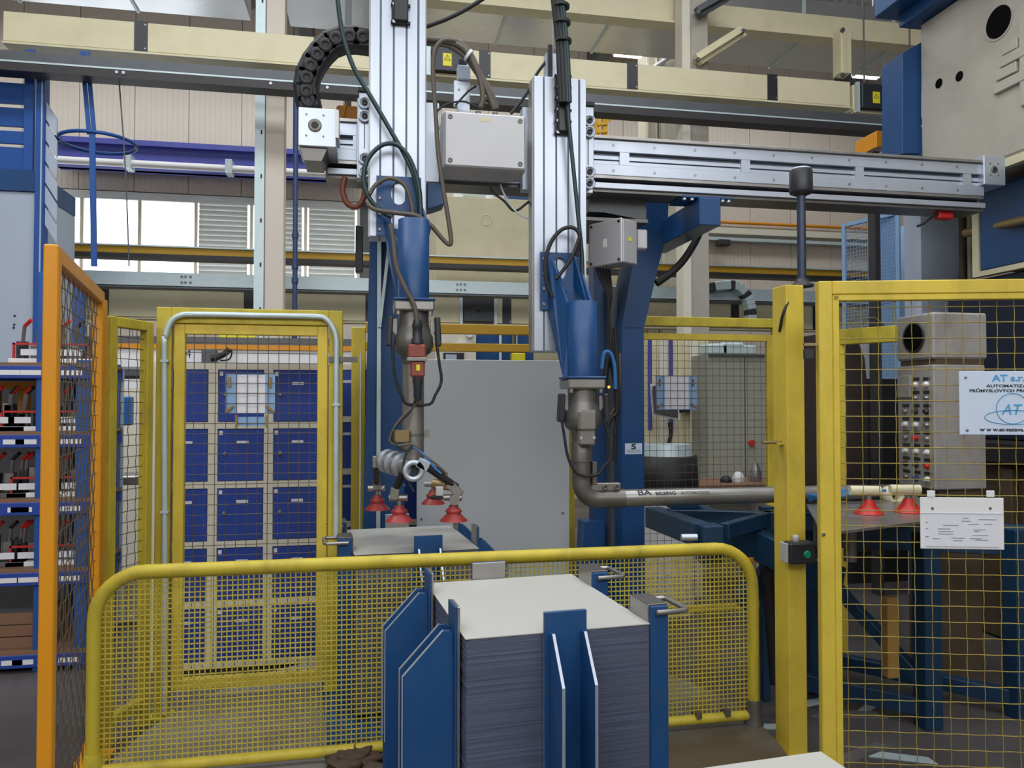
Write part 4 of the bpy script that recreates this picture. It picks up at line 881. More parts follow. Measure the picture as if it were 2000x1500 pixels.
d0, d1 = av(337, 900, DV + .01).x, av(639, 900, DV + .01).x; zd1 = av(490, 634, DV).z
dt, _, _ = mesh_panel('wire_door', 'yellow wire mesh door in front of the blue lockers', (d0, DV + .035), (d1, DV + .035), .14, zd1, .056, .045, (.0555, .0555), YEL, DWIRE, .002, .0025, 'door', legs=False)
for z in (.5, 1.1, 1.75): MB().cyl((d0 - .012, DV + .03, z), (d0 - .012, DV + .03, z + .1), .012, n=10).build('hinge', DSTEEL, dt)
q = av(663, 702, DV); MB().box(q.x - .06, q.x + .1, DV - .01, DV + .02, q.z - .015, q.z + .015).build('latch', DSTEEL, dt)
# notices clipped to the wire
def notice(label, px0, py0, px1, py1, v, strip=None):
    a, b, z0, z1 = rect(px0, py0, px1, py1, v)
    t = thing('clipped_notice', label, 'notice', (a, v, z0)); w_ = b - a
    bd = MB().box(a, b, v, v + .003, z0, z1).build('blue_board', SBLU, t)
    MB().box(a + w_ * .22, b - w_ * .2, v - .001, v, z0 + .004, z1 - .004).build('white_sheet', PAPER, bd)
    for fx, fz, an in ((.09, .8, 90), (.91, .8, 90), (.09, .12, 40), (.91, .12, 140)):
        c = V((a + w_ * fx, v - .006, z0 + (z1 - z0) * fz)); d = V((math.cos(math.radians(an)), 0, math.sin(math.radians(an)))) * .027
        MB().bar(c - d, c + d, .012, .014, (0, 1, 0)).build('clip', TAPE, t)
    if strip:
        a, b, z0, z1 = rect(*strip, v); MB().box(a, b, v, v + .003, z0, z1).build('lower_strip', SBLU, t)
        for x in (a, b): MB().bar((x, v - .006, z0 - .01), (x, v - .006, z1 + .01), .012, .014, (0, 1, 0)).build('clip', TAPE, t)
notice('pale blue notice with a white sheet clipped to the wire door before the lockers', 440, 731, 537, 808, DV + .045, (462, 814, 522, 832))
# rear fence
RV = 5.44
u0, u1, _, zt = rect(686, 630, 708, 900, RV); zt = 2.2
t = thing('rear_fence_post', 'yellow fence post between the door frame and the blue tapered leg', 'post', (u0, RV, 0))
MB().box(u0, u1 + .02, RV, RV + .06, 0, zt).build('tube', YEL, t, .004); MB().box(u0 - .03, u1 + .05, RV - .03, RV + .09, 0, .012).build('foot_plate', YEL, t)
t = thing('rear_fence_rails', 'two yellow fence rails above the plain grey screen', 'fence', (av(705, 640, RV).x, RV, 2.0))
x0, x1 = av(708, 640, RV).x + .022, av(1213, 640, RV).x
for y0, y1 in ((634, 653), (671, 687)): MB().box(x0, x1, RV, RV + .05, av(950, y1, RV).z, av(950, y0, RV).z).build('rail', YELR, t, .004)
a, b = av(1106, 800, RV).x, av(1126, 800, RV).x
MB().box(a, b, RV + .052, RV + .11, 0, 2.1).build('post', YEL, t, .004)
# right of the leg
zt = av(1390, 620, RV).z; x0, x1 = av(1216, 640, RV).x, av(1528, 640, RV).x
t = thing('header_rail', 'yellow header rail above the mesh panel right of the blue leg', 'fence', (x0, RV, zt))
MB().box(x0, x1, RV, RV + .06, zt - .07, zt).build('rail', YELD, t, .004); MB().box(x1 - .07, x1, RV, RV + .06, 0, zt - .07).build('post', YELD, t, .004)
MB().box(x0, x0 + .05, RV, RV + .06, 0, zt - .07).build('post', YELD, t, .004)
a, b = av(1233, 700, RV).x, av(1513, 700, RV).x
mesh_panel('mesh_fence', 'yellow wire mesh panel behind the lettered steel pipe', (a, RV + .03), (b - .005, RV + .03), .1, av(1390, 652, RV).z, .05, .04, (.056, .056), YEL, DWIRE, .0018, .002)
notice('pale blue notice with a white sheet clipped to the mesh beside the blue leg', 1281, 734, 1361, 800, RV + .04)
# grey screen
u0, u1, _, _ = rect(814, 703, 1112, 1065, 5.36); zt = av(960, 703, 5.36).z
t = thing('steel_screen', 'large plain grey steel screen behind the suction tool', 'screen', (u0, 5.36, 0))
MB().box(u0, u1, 5.36, 5.39, .12, zt).build('sheet', GRN, t, .003)
for x in (u0 + .01, u1 - .06): MB().box(x, x + .05, 5.391, 5.43, 0, zt - .01).build('frame_post', GREY, t)
for px, py in ((823, 1014), (1099, 1002), (1112, 885)):
    q = av(min(px, 1106), py, 5.36); MB().cyl((q.x, 5.36, q.z), (q.x, 5.354, q.z), .008, n=8).build('rivet', DSTEEL, t)
# ---------------------------------------------------------------- lockers
LV = 5.62
zl1 = av(450, 709, LV).z; zl0 = .1
def lockers(label, px0, ncol, LV, door_seed=0):
    zl1 = av(450, 709, LV).z
    x0 = av(px0, 900, LV).x; cw = .066 * LV; mg = .055
    t = thing('locker_cabinet', label, 'lockers', (x0, LV, 0)); W_ = ncol * cw + mg
    MB().box(x0, x0 + W_, LV + .02, LV + .5, .04, zl1).build('carcass', LCREAM, t)
    MB().box(x0 + .04, x0 + W_ - .04, LV + .06, LV + .46, 0, .04).build('plinth', GREY, t)
    rows = 5; Z0 = .04; rh = (zl1 - Z0 - .04) / rows; fr = .06
    for c in range(ncol + 1): MB().box(x0 + c * cw, x0 + c * cw + (mg if c < ncol else mg), LV, LV + .02, Z0, zl1).build('frame_upright', LCREAM, t)
    for r in range(rows + 1):
        for c in range(ncol): MB().box(x0 + c * cw + mg, x0 + (c + 1) * cw, LV + .002, LV + .02, Z0 + r * rh, Z0 + r * rh + .04).build('frame_rail', LCREAM, t)
    k = 0
    for r in range(rows):
        for c in range(ncol):
            a, b = x0 + c * cw + mg + .004, x0 + (c + 1) * cw - .004; z1 = Z0 + (5 - r) * rh - .004 - 0; z0 = z1 - rh + .048
            d = MB().box(a, b, LV + .006, LV + .02, z0, z1).build('door', LBLU, t, .002)
            q = (a + .04, LV + .006, z0 + .62 * (z1 - z0) - .03); MB().lathe([(.012, 0), (.012, .012), (.008, .016)], q, (0, -1, 0), 10).build('lock', STEEL, d)
            MB().box(a + .006, a + .026, LV + .004, LV + .006, z1 - .035, z1 - .01).build('number_tag', WHT, d)
            if (k + door_seed) % 7 != 0 or r: MB().box(a + .11, a + .18, LV + .004, LV + .006, z1 - .09, z1 - .072).build('name_card', PAPER, d)
            k += 1
    return x0 + W_
xe1 = lockers('blue and cream locker bank directly behind the yellow wire door', 294, 3, 5.02)
xe2 = lockers('blue and cream locker bank half hidden behind the blue tapered leg', 622, 2, 5.62, 3)
# things seen above the lockers: a workbench wall further back
BVV = 8.2
def board(name, label, cat, px0, py0, px1, py1, v, d, mm, parts=()):
    a, b, z0, z1 = rect(px0, py0, px1, py1, v)
    t = thing(name, label, cat, (a, v, 0)); MB().box(a, b, v, v + d, z0, z1).build('panel', mm, t, .004)
    return t, a, b, z0, z1
t, a, b, z0, z1 = board('bench_wall', 'white bench back wall with an orange rail above the lockers', 'bench', 200, 683, 700, 760, BVV, .3, WHT)
MB().box(a, b, BVV, BVV + .3, 0, z0).build('cupboard', LCREAM, t); MB().box(a, b, BVV - .02, BVV + .32, z1, z1 + .05).build('orange_rail', ORG, t); MB().box(a, b, BVV + .05, BVV + .3, z1 + .05, z1 + .13).build('grey_ledge', GREY, t)
q = av(368, 692, BVV - .001); MB().box(q.x - .09, q.x + .09, BVV - .006, BVV, q.z - .1, q.z + .09).build('number_card', PAPER, t)
text('number', '4', .12, (q.x, BVV - .006, q.z), (1, 0, 0), (0, 0, 1), INK, t)
a2, b2, z02, z12 = rect(424, 652, 492, 668, BVV - .1); tag(MB().prism([(a2, BVV + .06, z02 - .01), (b2, BVV + .06, z02 - .01), (b2 + .02, BVV + .06, z12), (a2 - .02, BVV + .06, z12)], (0, .04, 0)).build('yellow_hood', YSTK, None, .01), 'bright yellow hood lying on the ledge behind the wire door', 'hood')
t = thing('bench_vice', 'grey bench vice with a curved black hose above the lockers', 'vice', tuple(av(425, 700, BVV - .15)))
q = av(418, 697, BVV - .15); MB().box(q.x - .12, q.x + .02, q.y, q.y + .1, 1.9, q.z + .08).build('body', GREY, t, .01); hose(((412, 700), (425, 698), (440, 690), (448, 682)), BVV - .15, .03).build('hose', BLK, t); hose(((430, 704), (445, 703), (452, 694), (452, 682)), BVV - .12, .008).build('lead', BLK, t)
MB().box(q.x - .2, q.x + .2, q.y - .02, q.y + .12, 0, 1.9).build('stand', LCREAM, t)
# dark blue drop pipe
q = av(577, 400, 8.8); t = thing('drop_pipe', 'dark blue upright pipe beside the pale hall column', 'pipe', (q.x, 8.8, 0))
mb_ = mat('pipe_blue', srgb(48, 66, 108), .45); MB().cyl((q.x, 8.8, 0), (q.x, 8.8, av(577, 165, 8.8).z), .027, n=12).build('pipe', mb_, t)
for py in (460, 520, 548): 
    z = av(577, py, 8.8).z; MB().lathe([(.036, -.03), (.036, .03)], (q.x, 8.8, z), n=12).build('collar', mb_, t)
# machines behind the grey screen
t, a, b, z0, z1 = board('white_cabinet', 'white machine cabinet with a small screen above the grey steel screen', 'cabinet', 850, 640, 930, 760, 7.0, .8, LCREAM)
MB().box(a, b, 7.0, 7.8, 0, z0).build('base', LCREAM, t); c_, d_, e1, e2 = rect(866, 689, 906, 705, 6.99)
s = MB().box(c_, d_, 6.985, 7.0, e1 - .05, e2).build('screen', INK, t); MB().box(c_ + .02, c_ + .12, 6.982, 6.985, e1 - .04, e2 - .015).build('display', GBLU, s)
for px, py in ((917, 652), (903, 672)): q = av(px, py, 7.0); MB().lathe([(.035, 0), (.035, .02)], q, (0, -1, 0), 14).build('knob', WHT, t)
t, a, b, z0, z1 = board('blue_machine', 'dark blue machine with pipes seen above the grey steel screen', 'machine', 930, 645, 1042, 760, 7.2, .7, BLU)
MB().box(a, b, 7.2, 7.9, 0, z0).build('base', BLU, t)
for px, mm, r in ((978, WHT, .012), (1003, BRASS, .014), (1010, GBLU, .008)): 
    q = av(px, 680, 7.12); MB().cyl((q.x, 7.14, z0), (q.x, 7.14, z1), r, n=8).build('pipe', mm, t)
q = av(1014, 696, 7.1); MB().box(q.x - .07, q.x + .06, 7.1, 7.19, q.z - .05, q.z + .03).build('yellow_box', YSTK, t, .006)
# large cream enclosure far behind between the axes
t, a, b, z0, z1 = board('machine_enclosure', 'large cream machine enclosure beyond the yellow crane rail', 'enclosure', 852, 392, 1262, 640, 13.0, 2.0, PRESS)
t.children[0].data.materials[0] = CREAM
MB().box(a, b, 13.0, 15.0, 0, z0).build('lower_body', CREAM, t)
for px in (897, 958): q = av(px, 380, 13.2); MB().lathe([(.09, 0), (.09, .2), (.06, .25)], (q.x, 13.3, z1), n=12).build('vent_cap', WHT, t)
q0, q1 = av(900, 374, 13.3), av(958, 374, 13.3); MB().cyl((q0.x, 13.3, z1 + .12), (q1.x, 13.3, z1 + .12), .05, n=10).build('pipe', ZINC, t)
q = av(950, 430, 13.0); MB().lathe([(.1, 0), (.1, .012), (.085, .012), (.085, .004)], q, (0, -1, 0), 24).build('round_cover', CREAM, t)
a, b, z0, z1 = rect(985, 358, 1040, 392, 13.6); tag(MB().box(a, b, 13.1, 13.6, av(1010, 392, 13.0).z, z1).build('roof_unit', BLU, None, .02), 'dark blue unit on top of the cream enclosure', 'unit')
# orange crane trolley behind the near beam end
a, b, z0, z1 = rect(655, 188, 700, 232, 9.9)
t = thing('crane_trolley', 'orange crane trolley hanging behind the near carriage', 'trolley', (a, 10.2, z0)); MB().box(a, b, 10.2, 10.5, z0, z1).build('body', ORG, t, .02); MB().bar((a + .05, 10.19, z0), (a + .12, 10.19, z1), .03, .1, (0, 1, 0)).build('rib', ORG, t); MB().box(a + .1, b - .1, 10.3, 10.4, z1, z1 + 1.6).build('hanger', GREY, t)
# ---------------------------------------------------------------- shelving rack (left)
KV = 5.28
t = thing('shelving_rack', 'blue shelving rack with brown boards behind the orange gate', 'rack', (av(-160, 900, KV).x, KV, 0))
x0, x1 = av(-190, 900, KV).x, av(176, 900, KV).x; xm = av(80, 900, KV).x
sz = [av(40, y, KV).z for y in (708, 843, 975, 1112, 1272)]
for x in (x0, xm, x1 - .05):
    for v in (KV, KV + .58): MB().box(x - .035, x + .035, v + .002, v + .06, 0, sz[0] + .02 if x != xm else 2.5).build('upright', PBLU, t, .003)
for i, z in enumerate(sz):
    MB().box(x0, x1, KV - .02, KV, z - .1, z - .02).build('shelf_beam', LBLU, t, .003); MB().box(x0, x1, KV + .62, KV + .64, z - .1, z - .02).build('shelf_beam', LBLU, t)
    MB().box(x0, x1, KV - .015, KV + .64, z - .02, z).build('shelf_board', WOOD, t)
    for px in (18 + 11 * i % 30, 60 - 7 * (i % 3), 140): 
        q = av(px, 900, KV); MB().box(q.x - .06, q.x + .06, KV - .022, KV - .02, z - .078, z - .048).build('shelf_label', WHT, t)
MB().box(x0, x1, KV + .66, KV + .67, .1, sz[0]).build('back_panel', GBLU, t)
# workholding fixtures on the shelves
def fixture(label, px, sh, var):
    z = sz[sh]; q = av(px, 900, KV + .12); x = q.x; y = KV + .12
    t = thing('clamping_fixture', label, 'fixture', (x, y, z))
    MB().box(x - .13, x + .13, y - .04, y + .2, z, z + .03).build('base_plate', WHT if var != 2 else DSTEEL, t, .003)
    if var in (0, 1):
        f = MB(); 
        for a in (-.11, .1): f.box(x + a, x + a + .012, y - .03, y - .018, z + .03, z + .13)
        f.box(x - .11, x + .112, y - .03, y - .018, z + .118, z + .13); f.build('red_guard', BRED, t)
    for k in range(3):
        cx = x - .09 + k * .085; b = MB().box(cx - .025, cx + .03, y + .03, y + .09, z + .03, z + random.uniform(.1, .19)).build('clamp_body', BLKP if k != 1 else STEEL, t, .004)
        MB().cyl((cx, y + .06, z + .1), (cx + .03, y + .02, z + .24), .012, n=8).build('toggle_arm', STEEL, b)
        MB().cyl((cx + .03, y + .02, z + .24), (cx + .08, y - .01, z + .28), .012, n=8).build('grip', (BRED, BLK, BRED)[k], b)
    MB().box(x - .06, x + .07, y - .036, y - .032, z + .05, z + .09).build('name_plate', PAPER, t)
k = 0
for sh, pxs in ((0, (62, 138)), (1, (8, 40, 140)), (2, (14, 62, 145)), (3, (12, 62, 140)), (4, ())):
    for p in pxs:
        place = ('on the top shelf', 'on the second shelf', 'on the third shelf', 'on the fourth shelf')[sh]
        fixture('small clamping fixture %s of the blue rack, %s' % (place, 'seen through the orange gate' if p > 100 else ('beside the rack upright' if p > 30 and p != 40 else ('in a red guard' if p == 40 else 'away from the upright'))), p, sh, k % 3 if p != 40 else 0); k += 1
def lerp(a, b, f): return a + (b - a) * f
q = av(30, 1200, KV + .2); t = thing('wooden_crate', 'brown wooden crate on the lowest shelf of the blue rack', 'crate', (q.x, KV + .06, sz[4]))
for i in range(3): MB().box(q.x - .5, q.x + .22, KV + .06, KV + .08, sz[4] + .002 + i * .075, sz[4] + .07 + i * .075).build('board', WOOD, t)
for x in (q.x - .5, q.x + .2): MB().box(x, x + .02, KV + .08, KV + .5, sz[4] + .002, sz[4] + .22).build('end_board', WOOD, t)
q = av(22, 750, KV + .35); t = thing('lifting_frame', 'orange lifting frame standing on the second shelf of the rack', 'frame', (q.x, KV + .4, sz[1]))
for a in (-.16, .02): MB().box(q.x + a, q.x + a + .06, KV + .4, KV + .46, sz[1] + .0, sz[0] - .16).build('post', ORG, t, .004)
MB().box(q.x - .2, q.x + .14, KV + .39, KV + .47, sz[0] - .16, sz[0] - .11).build('cross_piece', ORG, t, .004)
# ---------------------------------------------------------------- grey-blue machine and blue platform (upper left)
MV = 9.6
t = thing('tall_machine', 'tall pale grey machine casing with a blue frame behind the rack', 'machine', (av(-40, 600, MV).x, MV, 0))
a, b, z0, z1 = rect(-80, 372, 68, 690, MV); MB().box(a, b, MV, MV + 1.2, 0, z1).build('casing', GBLU, t, .01)
a2, b2 = av(69, 500, MV).x, av(86, 500, MV).x; MB().box(a2, b2, MV - .05, MV + .1, 0, av(78, 112, MV).z).build('blue_post', PBLU, t, .004); MB().box(a2 + .06, a2 + .075, MV - .056, MV - .05, 0, av(78, 118, MV).z).build('post_strip', GBLU, t)
for px, py in ((29, 617), (66, 617), (28, 634), (27, 640), (68, 641)): q = av(px, py, MV); MB().cyl((q.x, MV - .002, q.z), (q.x, MV - .006, q.z), .013, n=8).build('hole_plug', BLK, t)
zl = z1; c1, c2, d1_, d2_ = rect(-80, 330, 68, 371, MV); MB().box(a, b, MV - .03, MV + 1.2, zl + .002, d2_).build('dark_collar', BLU, t)
t = thing('access_platform', 'blue access platform with wide horizontal boards and a caged ladder', 'platform', (a, MV + .05, d2_ + .002))
zf = d2_ + .002
for y0, y1 in ((155, 196), (204, 241), (250, 275), (282, 328)):
    e0, e1, f0, f1 = rect(-80, y0, 50, y1, MV); MB().box(e0, e1, MV + .06, MV + .1, max(f0, zf), f1).build('board', PBLU, t, .003)
for px in (-60, 56): q = av(px, 200, MV); MB().box(q.x - .05, q.x + .05, MV + .0, MV + .06, zf, av(px, 96, MV).z).build('post', PBLU, t, .003)
for i in range(6):
    p0, p1 = av(88, 195 + 42 * i, MV), av(111, 232 + 42 * i, MV); MB().prism([p0, p0 + V((0, 0, -.2)), p1 + V((0, 0, -.2)), p1 + V((0, 0, 0))], (0, .03, 0)).build('stair_tread', GBLU, t)
q = av(180, 268, MV + .1); rr = .415
ring = [V((q.x + rr * math.cos(2 * math.pi * k / 28), MV + .3 + rr * math.sin(2 * math.pi * k / 28), q.z)) for k in range(28)]
MB().tube(ring, .022, 8, closed=True).build('ladder_hoop', PBLU, t)
MB().box(b2, q.x - rr + .03, MV + .2, MV + .24, q.z - .03, q.z + .03).build('hoop_arm', PBLU, t)
for xx, yy in ((160, 100), (170, 100)): MB().bar(av(xx, yy, MV - .08), av(xx + 14, 262, MV - .08), .045, .02, (0, 1, 0)).build('ladder_strip', PBLU, t)
MB().bar(av(180, 258, MV - .09), av(184, 520, MV - .09), .06, .03, (0, 1, 0)).build('ladder_strip', PBLU, t)
cable('hanging_wire', 'thin grey wire hanging beside the ladder hoop', ((232, 150), (238, 230), (243, 300), (248, 400), (252, 520)), MV - .12, .008, GREY, 'wire')
# drill stand seen through the narrow yellow panel
q = av(228, 900, 6.4); t = thing('drill_stand', 'black drill stand with a blue motor seen through the narrow yellow panel', 'drill', (q.x, 6.4, 0))
MB().cyl((q.x, 6.4, 0), (q.x, 6.4, 1.86), .04, n=14).build('column', BLK, t); MB().box(q.x - .15, q.x + .25, 6.3, 6.55, 1.86, 1.95).build('head', GREY, t, .02); MB().box(q.x + .06, q.x + .12, 6.32, 6.4, 1.5, 1.72).build('motor', BBLUE, t, .008)
MB().box(q.x - .18, q.x + .3, 6.25, 6.6, 1.05, 1.12).build('table', STEEL, t, .01); MB().box(q.x + .18, q.x + .24, 6.35, 6.42, 0, 1.9).build('side_post', GREY, t); MB().box(q.x - .25, q.x + .3, 6.2, 6.65, 0, .06).build('foot', DSTEEL, t, .01)

# pieces of the hall beyond the gantry beam
t = thing('yellow_railing', 'yellow stair railing seen above the gantry beam beside the lowered axis', 'railing', tuple(av(1175, 268, 15.25)))
for px in (1166, 1182): q = av(px, 240, 15.25); MB().box(q.x - .05, q.x + .05, 15.25, 15.35, 0, av(px, 222, 15.25).z).build('post', YELR, t)
for y in (226, 243, 258): MB().bar(av(1166, y, 15.25), av(1186, y - 2, 15.25), .06, .06).build('rail', YELR, t)
MB().bar(av(1184, 238, 15.25), av(1208, 222, 15.25), .06, .06).build('sloping_rail', YELR, t)
q = av(1257, 240, 15.2); t = thing('drop_pipe', 'dark blue upright pipe beyond the gantry beam beside the narrow pier', 'pipe', (q.x, 15.2, 0)); MB().cyl((q.x, 15.2, 0), (q.x, 15.2, 7.0), .035, n=10).build('pipe', BLU, t); MB().lathe([(.05, -.05), (.05, .05)], (q.x, 15.2, 5.2), n=10).build('collar', BLU, t)
q = av(1416, 473, 15.6); tag(MB().box(q.x - .14, q.x + .14, 15.6, 15.8, q.z - .07, q.z + .07).build('wall_speaker', DGREY, None, .02), 'small dark box fixed below the far wall cable tray', 'box')
# ================================================================ RIGHT SIDE: POST, GATE, SIGNS
PPX = cpx(1555, 3.66)
zt = av(1550, 556, PPX.y).z
t = thing('gate_post', 'thick yellow gate post carrying the black beacon and button box', 'post', (PPX.x, PPX.y, 0))
a, b = av(1538, 900, PPX.y).x, av(1573, 900, PPX.y).x
GPA, GPB, GPV = a, b, PPX.y
MB().box(a, b, GPV, GPV + .13, 0, zt).build('tube', YEL, t, .004)
MB().box(a - .04, b + .02, GPV - .02, GPV + .16, 0, .012).build('foot_plate', YEL, t)
pn = MB().cyl((a - .1, GPV + .05, av(1530, 865, GPV).z), (a, GPV + .05, av(1530, 865, GPV).z), .008, n=8).build('hinge_pin', BRASS, t)
MB().box(a - .03, a, GPV + .03, GPV + .07, av(1530, 869, GPV).z, av(1530, 866, GPV).z).build('hinge_plate', YEL, t)
# beacon on a pole
q = av(1566, 540, GPV + .06); t = thing('beacon_pole', 'black beacon head on a slim blue grey pole above the gate post', 'beacon', (q.x, GPV + .06, zt))
PO = mat('pole_blue_grey', srgb(58, 68, 92), .4, metal=.3)
v = GPV + .06; x = q.x; zh0, zh1 = av(1566, 378, v).z, av(1566, 332, v).z
MB().lathe([(.055, 0), (.055, .012), (.035, .02), (.03, .04)], (x, v, zt), n=20).build('base', BLKP, t)
MB().cyl((x, v, zt + .03), (x, v, zh0), .021, n=16).build('pole', PO, t)
hd_ = MB().lathe([(.03, -.01), (.053, 0), (.055, .01), (.055, zh1 - zh0 - .01), (.05, zh1 - zh0)], (x, v, zh0), n=24).build('head', BLKP, t)
MB().lathe([(.05, 0), (.042, .008)], (x, v, zh1), n=20).build('lens', GBLU, hd_)
MB().tube(spline([V((x - .03, v - .02, zt + .02)), V((x - .09, v - .05, zt - .06)), V((x - .13, v - .05, zt - .14)), V((x - .12, v + .0, zt - .22))]), .007, 8).build('lead', BLK, t)
# button box
u0, u1, z0, z1 = rect(1543, 1060, 1590, 1102, GPV - .07)
t = thing('button_box', 'dark grey push button box with a green button on the yellow gate post', 'switch', (u0, GPV - .07, z0))
MB().box(u0, u1 + .01, GPV - .075, GPV - .002, z0, z1).build('lid', BLKP, t, .008); MB().box(u0 - .012, u0 - .0005, GPV - .06, GPV - .002, z0 + .004, z1 - .004).build('side_plate', BOXG, t, .003)
q = av(1576, 1083, GPV - .075); MB().lathe([(.018, 0), (.018, .006), (.015, .01)], (q.x, GPV - .075, q.z), (0, -1, 0), 20).build('green_button', GREENB, t)
MB().lathe([(.014, 0), (.016, .01), (.016, .025), (.011, .03)], ((u0 + u1) / 2 - .01, GPV - .035, z1), n=14).build('cable_gland', BOXG, t)
# the wire gate
X0, Y0 = (1597 - 1000) / FPX * 3.32, 3.32
G0 = cb(X0, Y0); G1 = cb(X0 + 1.35 * math.cos(math.radians(4.5)), Y0 - 1.35 * math.sin(math.radians(4.5)))
GT, ge, gn = mesh_panel('wire_gate', 'big yellow wire mesh gate with a company sign hanging on it', G0, G1, .03, 2.2, .058, .05, (.0715, .0665), YEL, GWIRE, .0022, .0035, 'gate', legs=False)
gn = -gn if gn.dot(G0) > 0 else gn          # towards the camera
ez = V((0, 0, 1))
for pa, pb in (((.064, .1), (.064, 2.17)),): MB().bar(G0 + ge * .073 + ez * .09, G0 + ge * .073 + ez * 2.14, .028, .045, gn).build('inner_stile', YEL, GT, .003)
MB().bar(G0 + ge * .062 + ez * 2.128, G1 - ge * .062 + ez * 2.128, .045, .026).build('inner_rail', YEL, GT, .003)
q = G0 + ez * av(1590, 673, G0.y).z; MB().bar(q - ge * .06 + gn * .01, q + ge * .02 + gn * .01, .02, .012).build('latch_pin', BRASS, GT); MB().bar(q - ge * .055 - ez * .04, q - ge * .02 - ez * .04, .03, .04).build('latch_block', BLKP, GT)
# castor under the gate
q = G1 - ge * .1; MB().lathe([(.028, -.015), (.028, .015)], q + ez * .028 - gn * .05, tuple(ge), 14).build('wheel', BLK, GT)
def gp(px, py, off=.02):
    r = ray(px, py); p = G0 + gn * off; s = (p - C0).dot(gn) / r.dot(gn); return C0 + r * s
def gplate(name, mm, parent, px0, py0, px1, py1, off, th=.002, bev=0):
    a, b = gp(px0, py0, off), gp(px1, py1, off); W_ = (b - a).dot(ge); c = a + ge * W_ / 2; z0, z1 = b.z, a.z
    return MB().bar(V((c.x, c.y, z0)) - gn * th / 2, V((c.x, c.y, z1)) - gn * th / 2, W_, th, gn).build(name, mm, parent, bev), c, z0, z1, W_
q = gp(1990, 790)
t = thing('company_sign', 'white company sign with blue lettering hanging on the yellow wire gate', 'sign', tuple(gp(1990, 852)))
pl, c, z0, z1, W_ = gplate('plate', SIGN, t, 1873, 725, 2105, 850, .022, .004, .004)
def gt(body, px, py, size, mm, bold=0, sx=1, shear=0, al='LEFT'): return text('lettering', body, size, gp(px, py, .0225), tuple(ge), (0, 0, 1), mm, t, al, sx, .0008, bold, shear)
gt('AT s.r.o.', 1938, 739, .038, INKB, .0012, 1.25)
gt('AUTOMATIZACE', 1926, 754, .0165, INK, .0005, 1.55); gt('PRŮMYSLOVÝCH PROCESŮ', 1893, 763.5, .0165, INK, .0005, 1.45)
gt('w w w.at-sazava.cz', 1914, 839, .022, INK, .0006, 1.2); gt('AT', 1956, 801, .062, INKB, .0005, .95, .25)
def gring(rx, rz, px, py, r, mm, rot=0):
    o = gp(px, py, .0235); MB().tube([o + ge * (rx * math.cos(k / 24 * math.pi)) + ez * (rz * math.sin(k / 24 * math.pi)) for k in range(48)], r, 4, closed=True).build('logo_ring', mm, t)
gring(.066, .064, 1978, 798, .0014, INKB); gring(.113, .03, 1978, 815, .0014, INKB)
for px, py in ((1886, 737), (1889, 840)): MB().lathe([(.0065, 0), (.0055, .003), (.003, .004)], gp(px, py, .0225), tuple(gn), 10).build('rivet', STEEL, t)
t = thing('document_pocket', 'white document pocket with a printed form hooked on the yellow gate', 'document', tuple(gp(1880, 1075)))
pl, c, z0, z1, W_ = gplate('back_plate', WHT, t, 1797, 971, 1962, 1074, .02, .004, .002)
gplate('printed_form', PAPER, t, 1807, 1003, 1955, 1070, .0212, .0008)
gplate('clear_front', SIGN, t, 1799, 1002, 1960, 1003.5, .024, .003)
for px in (1819, 1935):
    a, b = gp(px - 8, 958, .02), gp(px + 8, 971, .02); MB().bar(V((a.x + ge.x * .015, a.y + ge.y * .015, b.z)), V((a.x + ge.x * .015, a.y + ge.y * .015, a.z)), (b - a).dot(ge), .006, gn).build('hook', WHT, t, .002)
for px in (1821, 1934): MB().lathe([(.006, 0), (.005, .003)], gp(px, 993, .0205), tuple(gn), 10).build('rivet', DSTEEL, t)
for px0, px1, py in ((1880, 1892, 1012), (1878, 1896, 1018), (1912, 1947, 1015), (1892, 1912, 1024), (1922, 1938, 1024), (1842, 1872, 1026), (1832, 1856, 1033), (1833, 1862, 1038), (1833, 1861, 1043), (1901, 1924, 1035), (1903, 1913, 1038), (1858, 1884, 1051), (1822, 1835, 1052), (1900, 1930, 1046), (1895, 1918, 1052), (1905, 1930, 1055), (1808, 1813, 1020), (1808, 1813, 1032), (1808, 1814, 1048), (1862, 1880, 1056), (1808, 1950, 1068)):
    gplate('print_line', INKG, t, px0, py - .7, px1, py + .7, .0222, .0004)
# ================================================================ PRESS
PU = 4.25
vA = au(1797, 200, PU).y; vB = 2.6
zb_ = au(1980, 303, PU).z; ztp = au(1797, 47, PU).z
PR = thing('press_machine', 'big beige press housing with raised letters and a round hole', 'press', (PU, vB, zb_))
MB().box(PU, 6.4, vB, vA, zb_, ztp).build('housing', PRESS, PR, .02)
MB().box(PU - .004, PU + .05, vB, vA, zb_ - .06, zb_ - .002).build('lower_lip', CREAM, PR)
MB().box(PU - .28, 6.5, vB, vA + .16, ztp + .1, ztp + .9).build('top_cap', BLU, PR, .01); MB().box(PU - .12, 6.5, vB, vA + .08, ztp + .002, ztp + .1).build('cap_step', BLU, PR, .005)
def disc(name, px, py, r, mm, th=.003, inner=None):
    q = au(px, py, PU); q.x = PU; return MB().lathe([(r, -.001), (r, th)], q, (-1, 0, 0), 28).build(name, mm, PR)
disc('hole_rim', 1950, 43, .125, PRESS, .004); disc('round_hole', 1951, 43, .108, VOID, .005)  # flat black disc on the solid housing paints the dark of the hole
for px, py in ((1834, 163), (1874, 149)): disc('plugged_hole', px, py, .036, VOID)
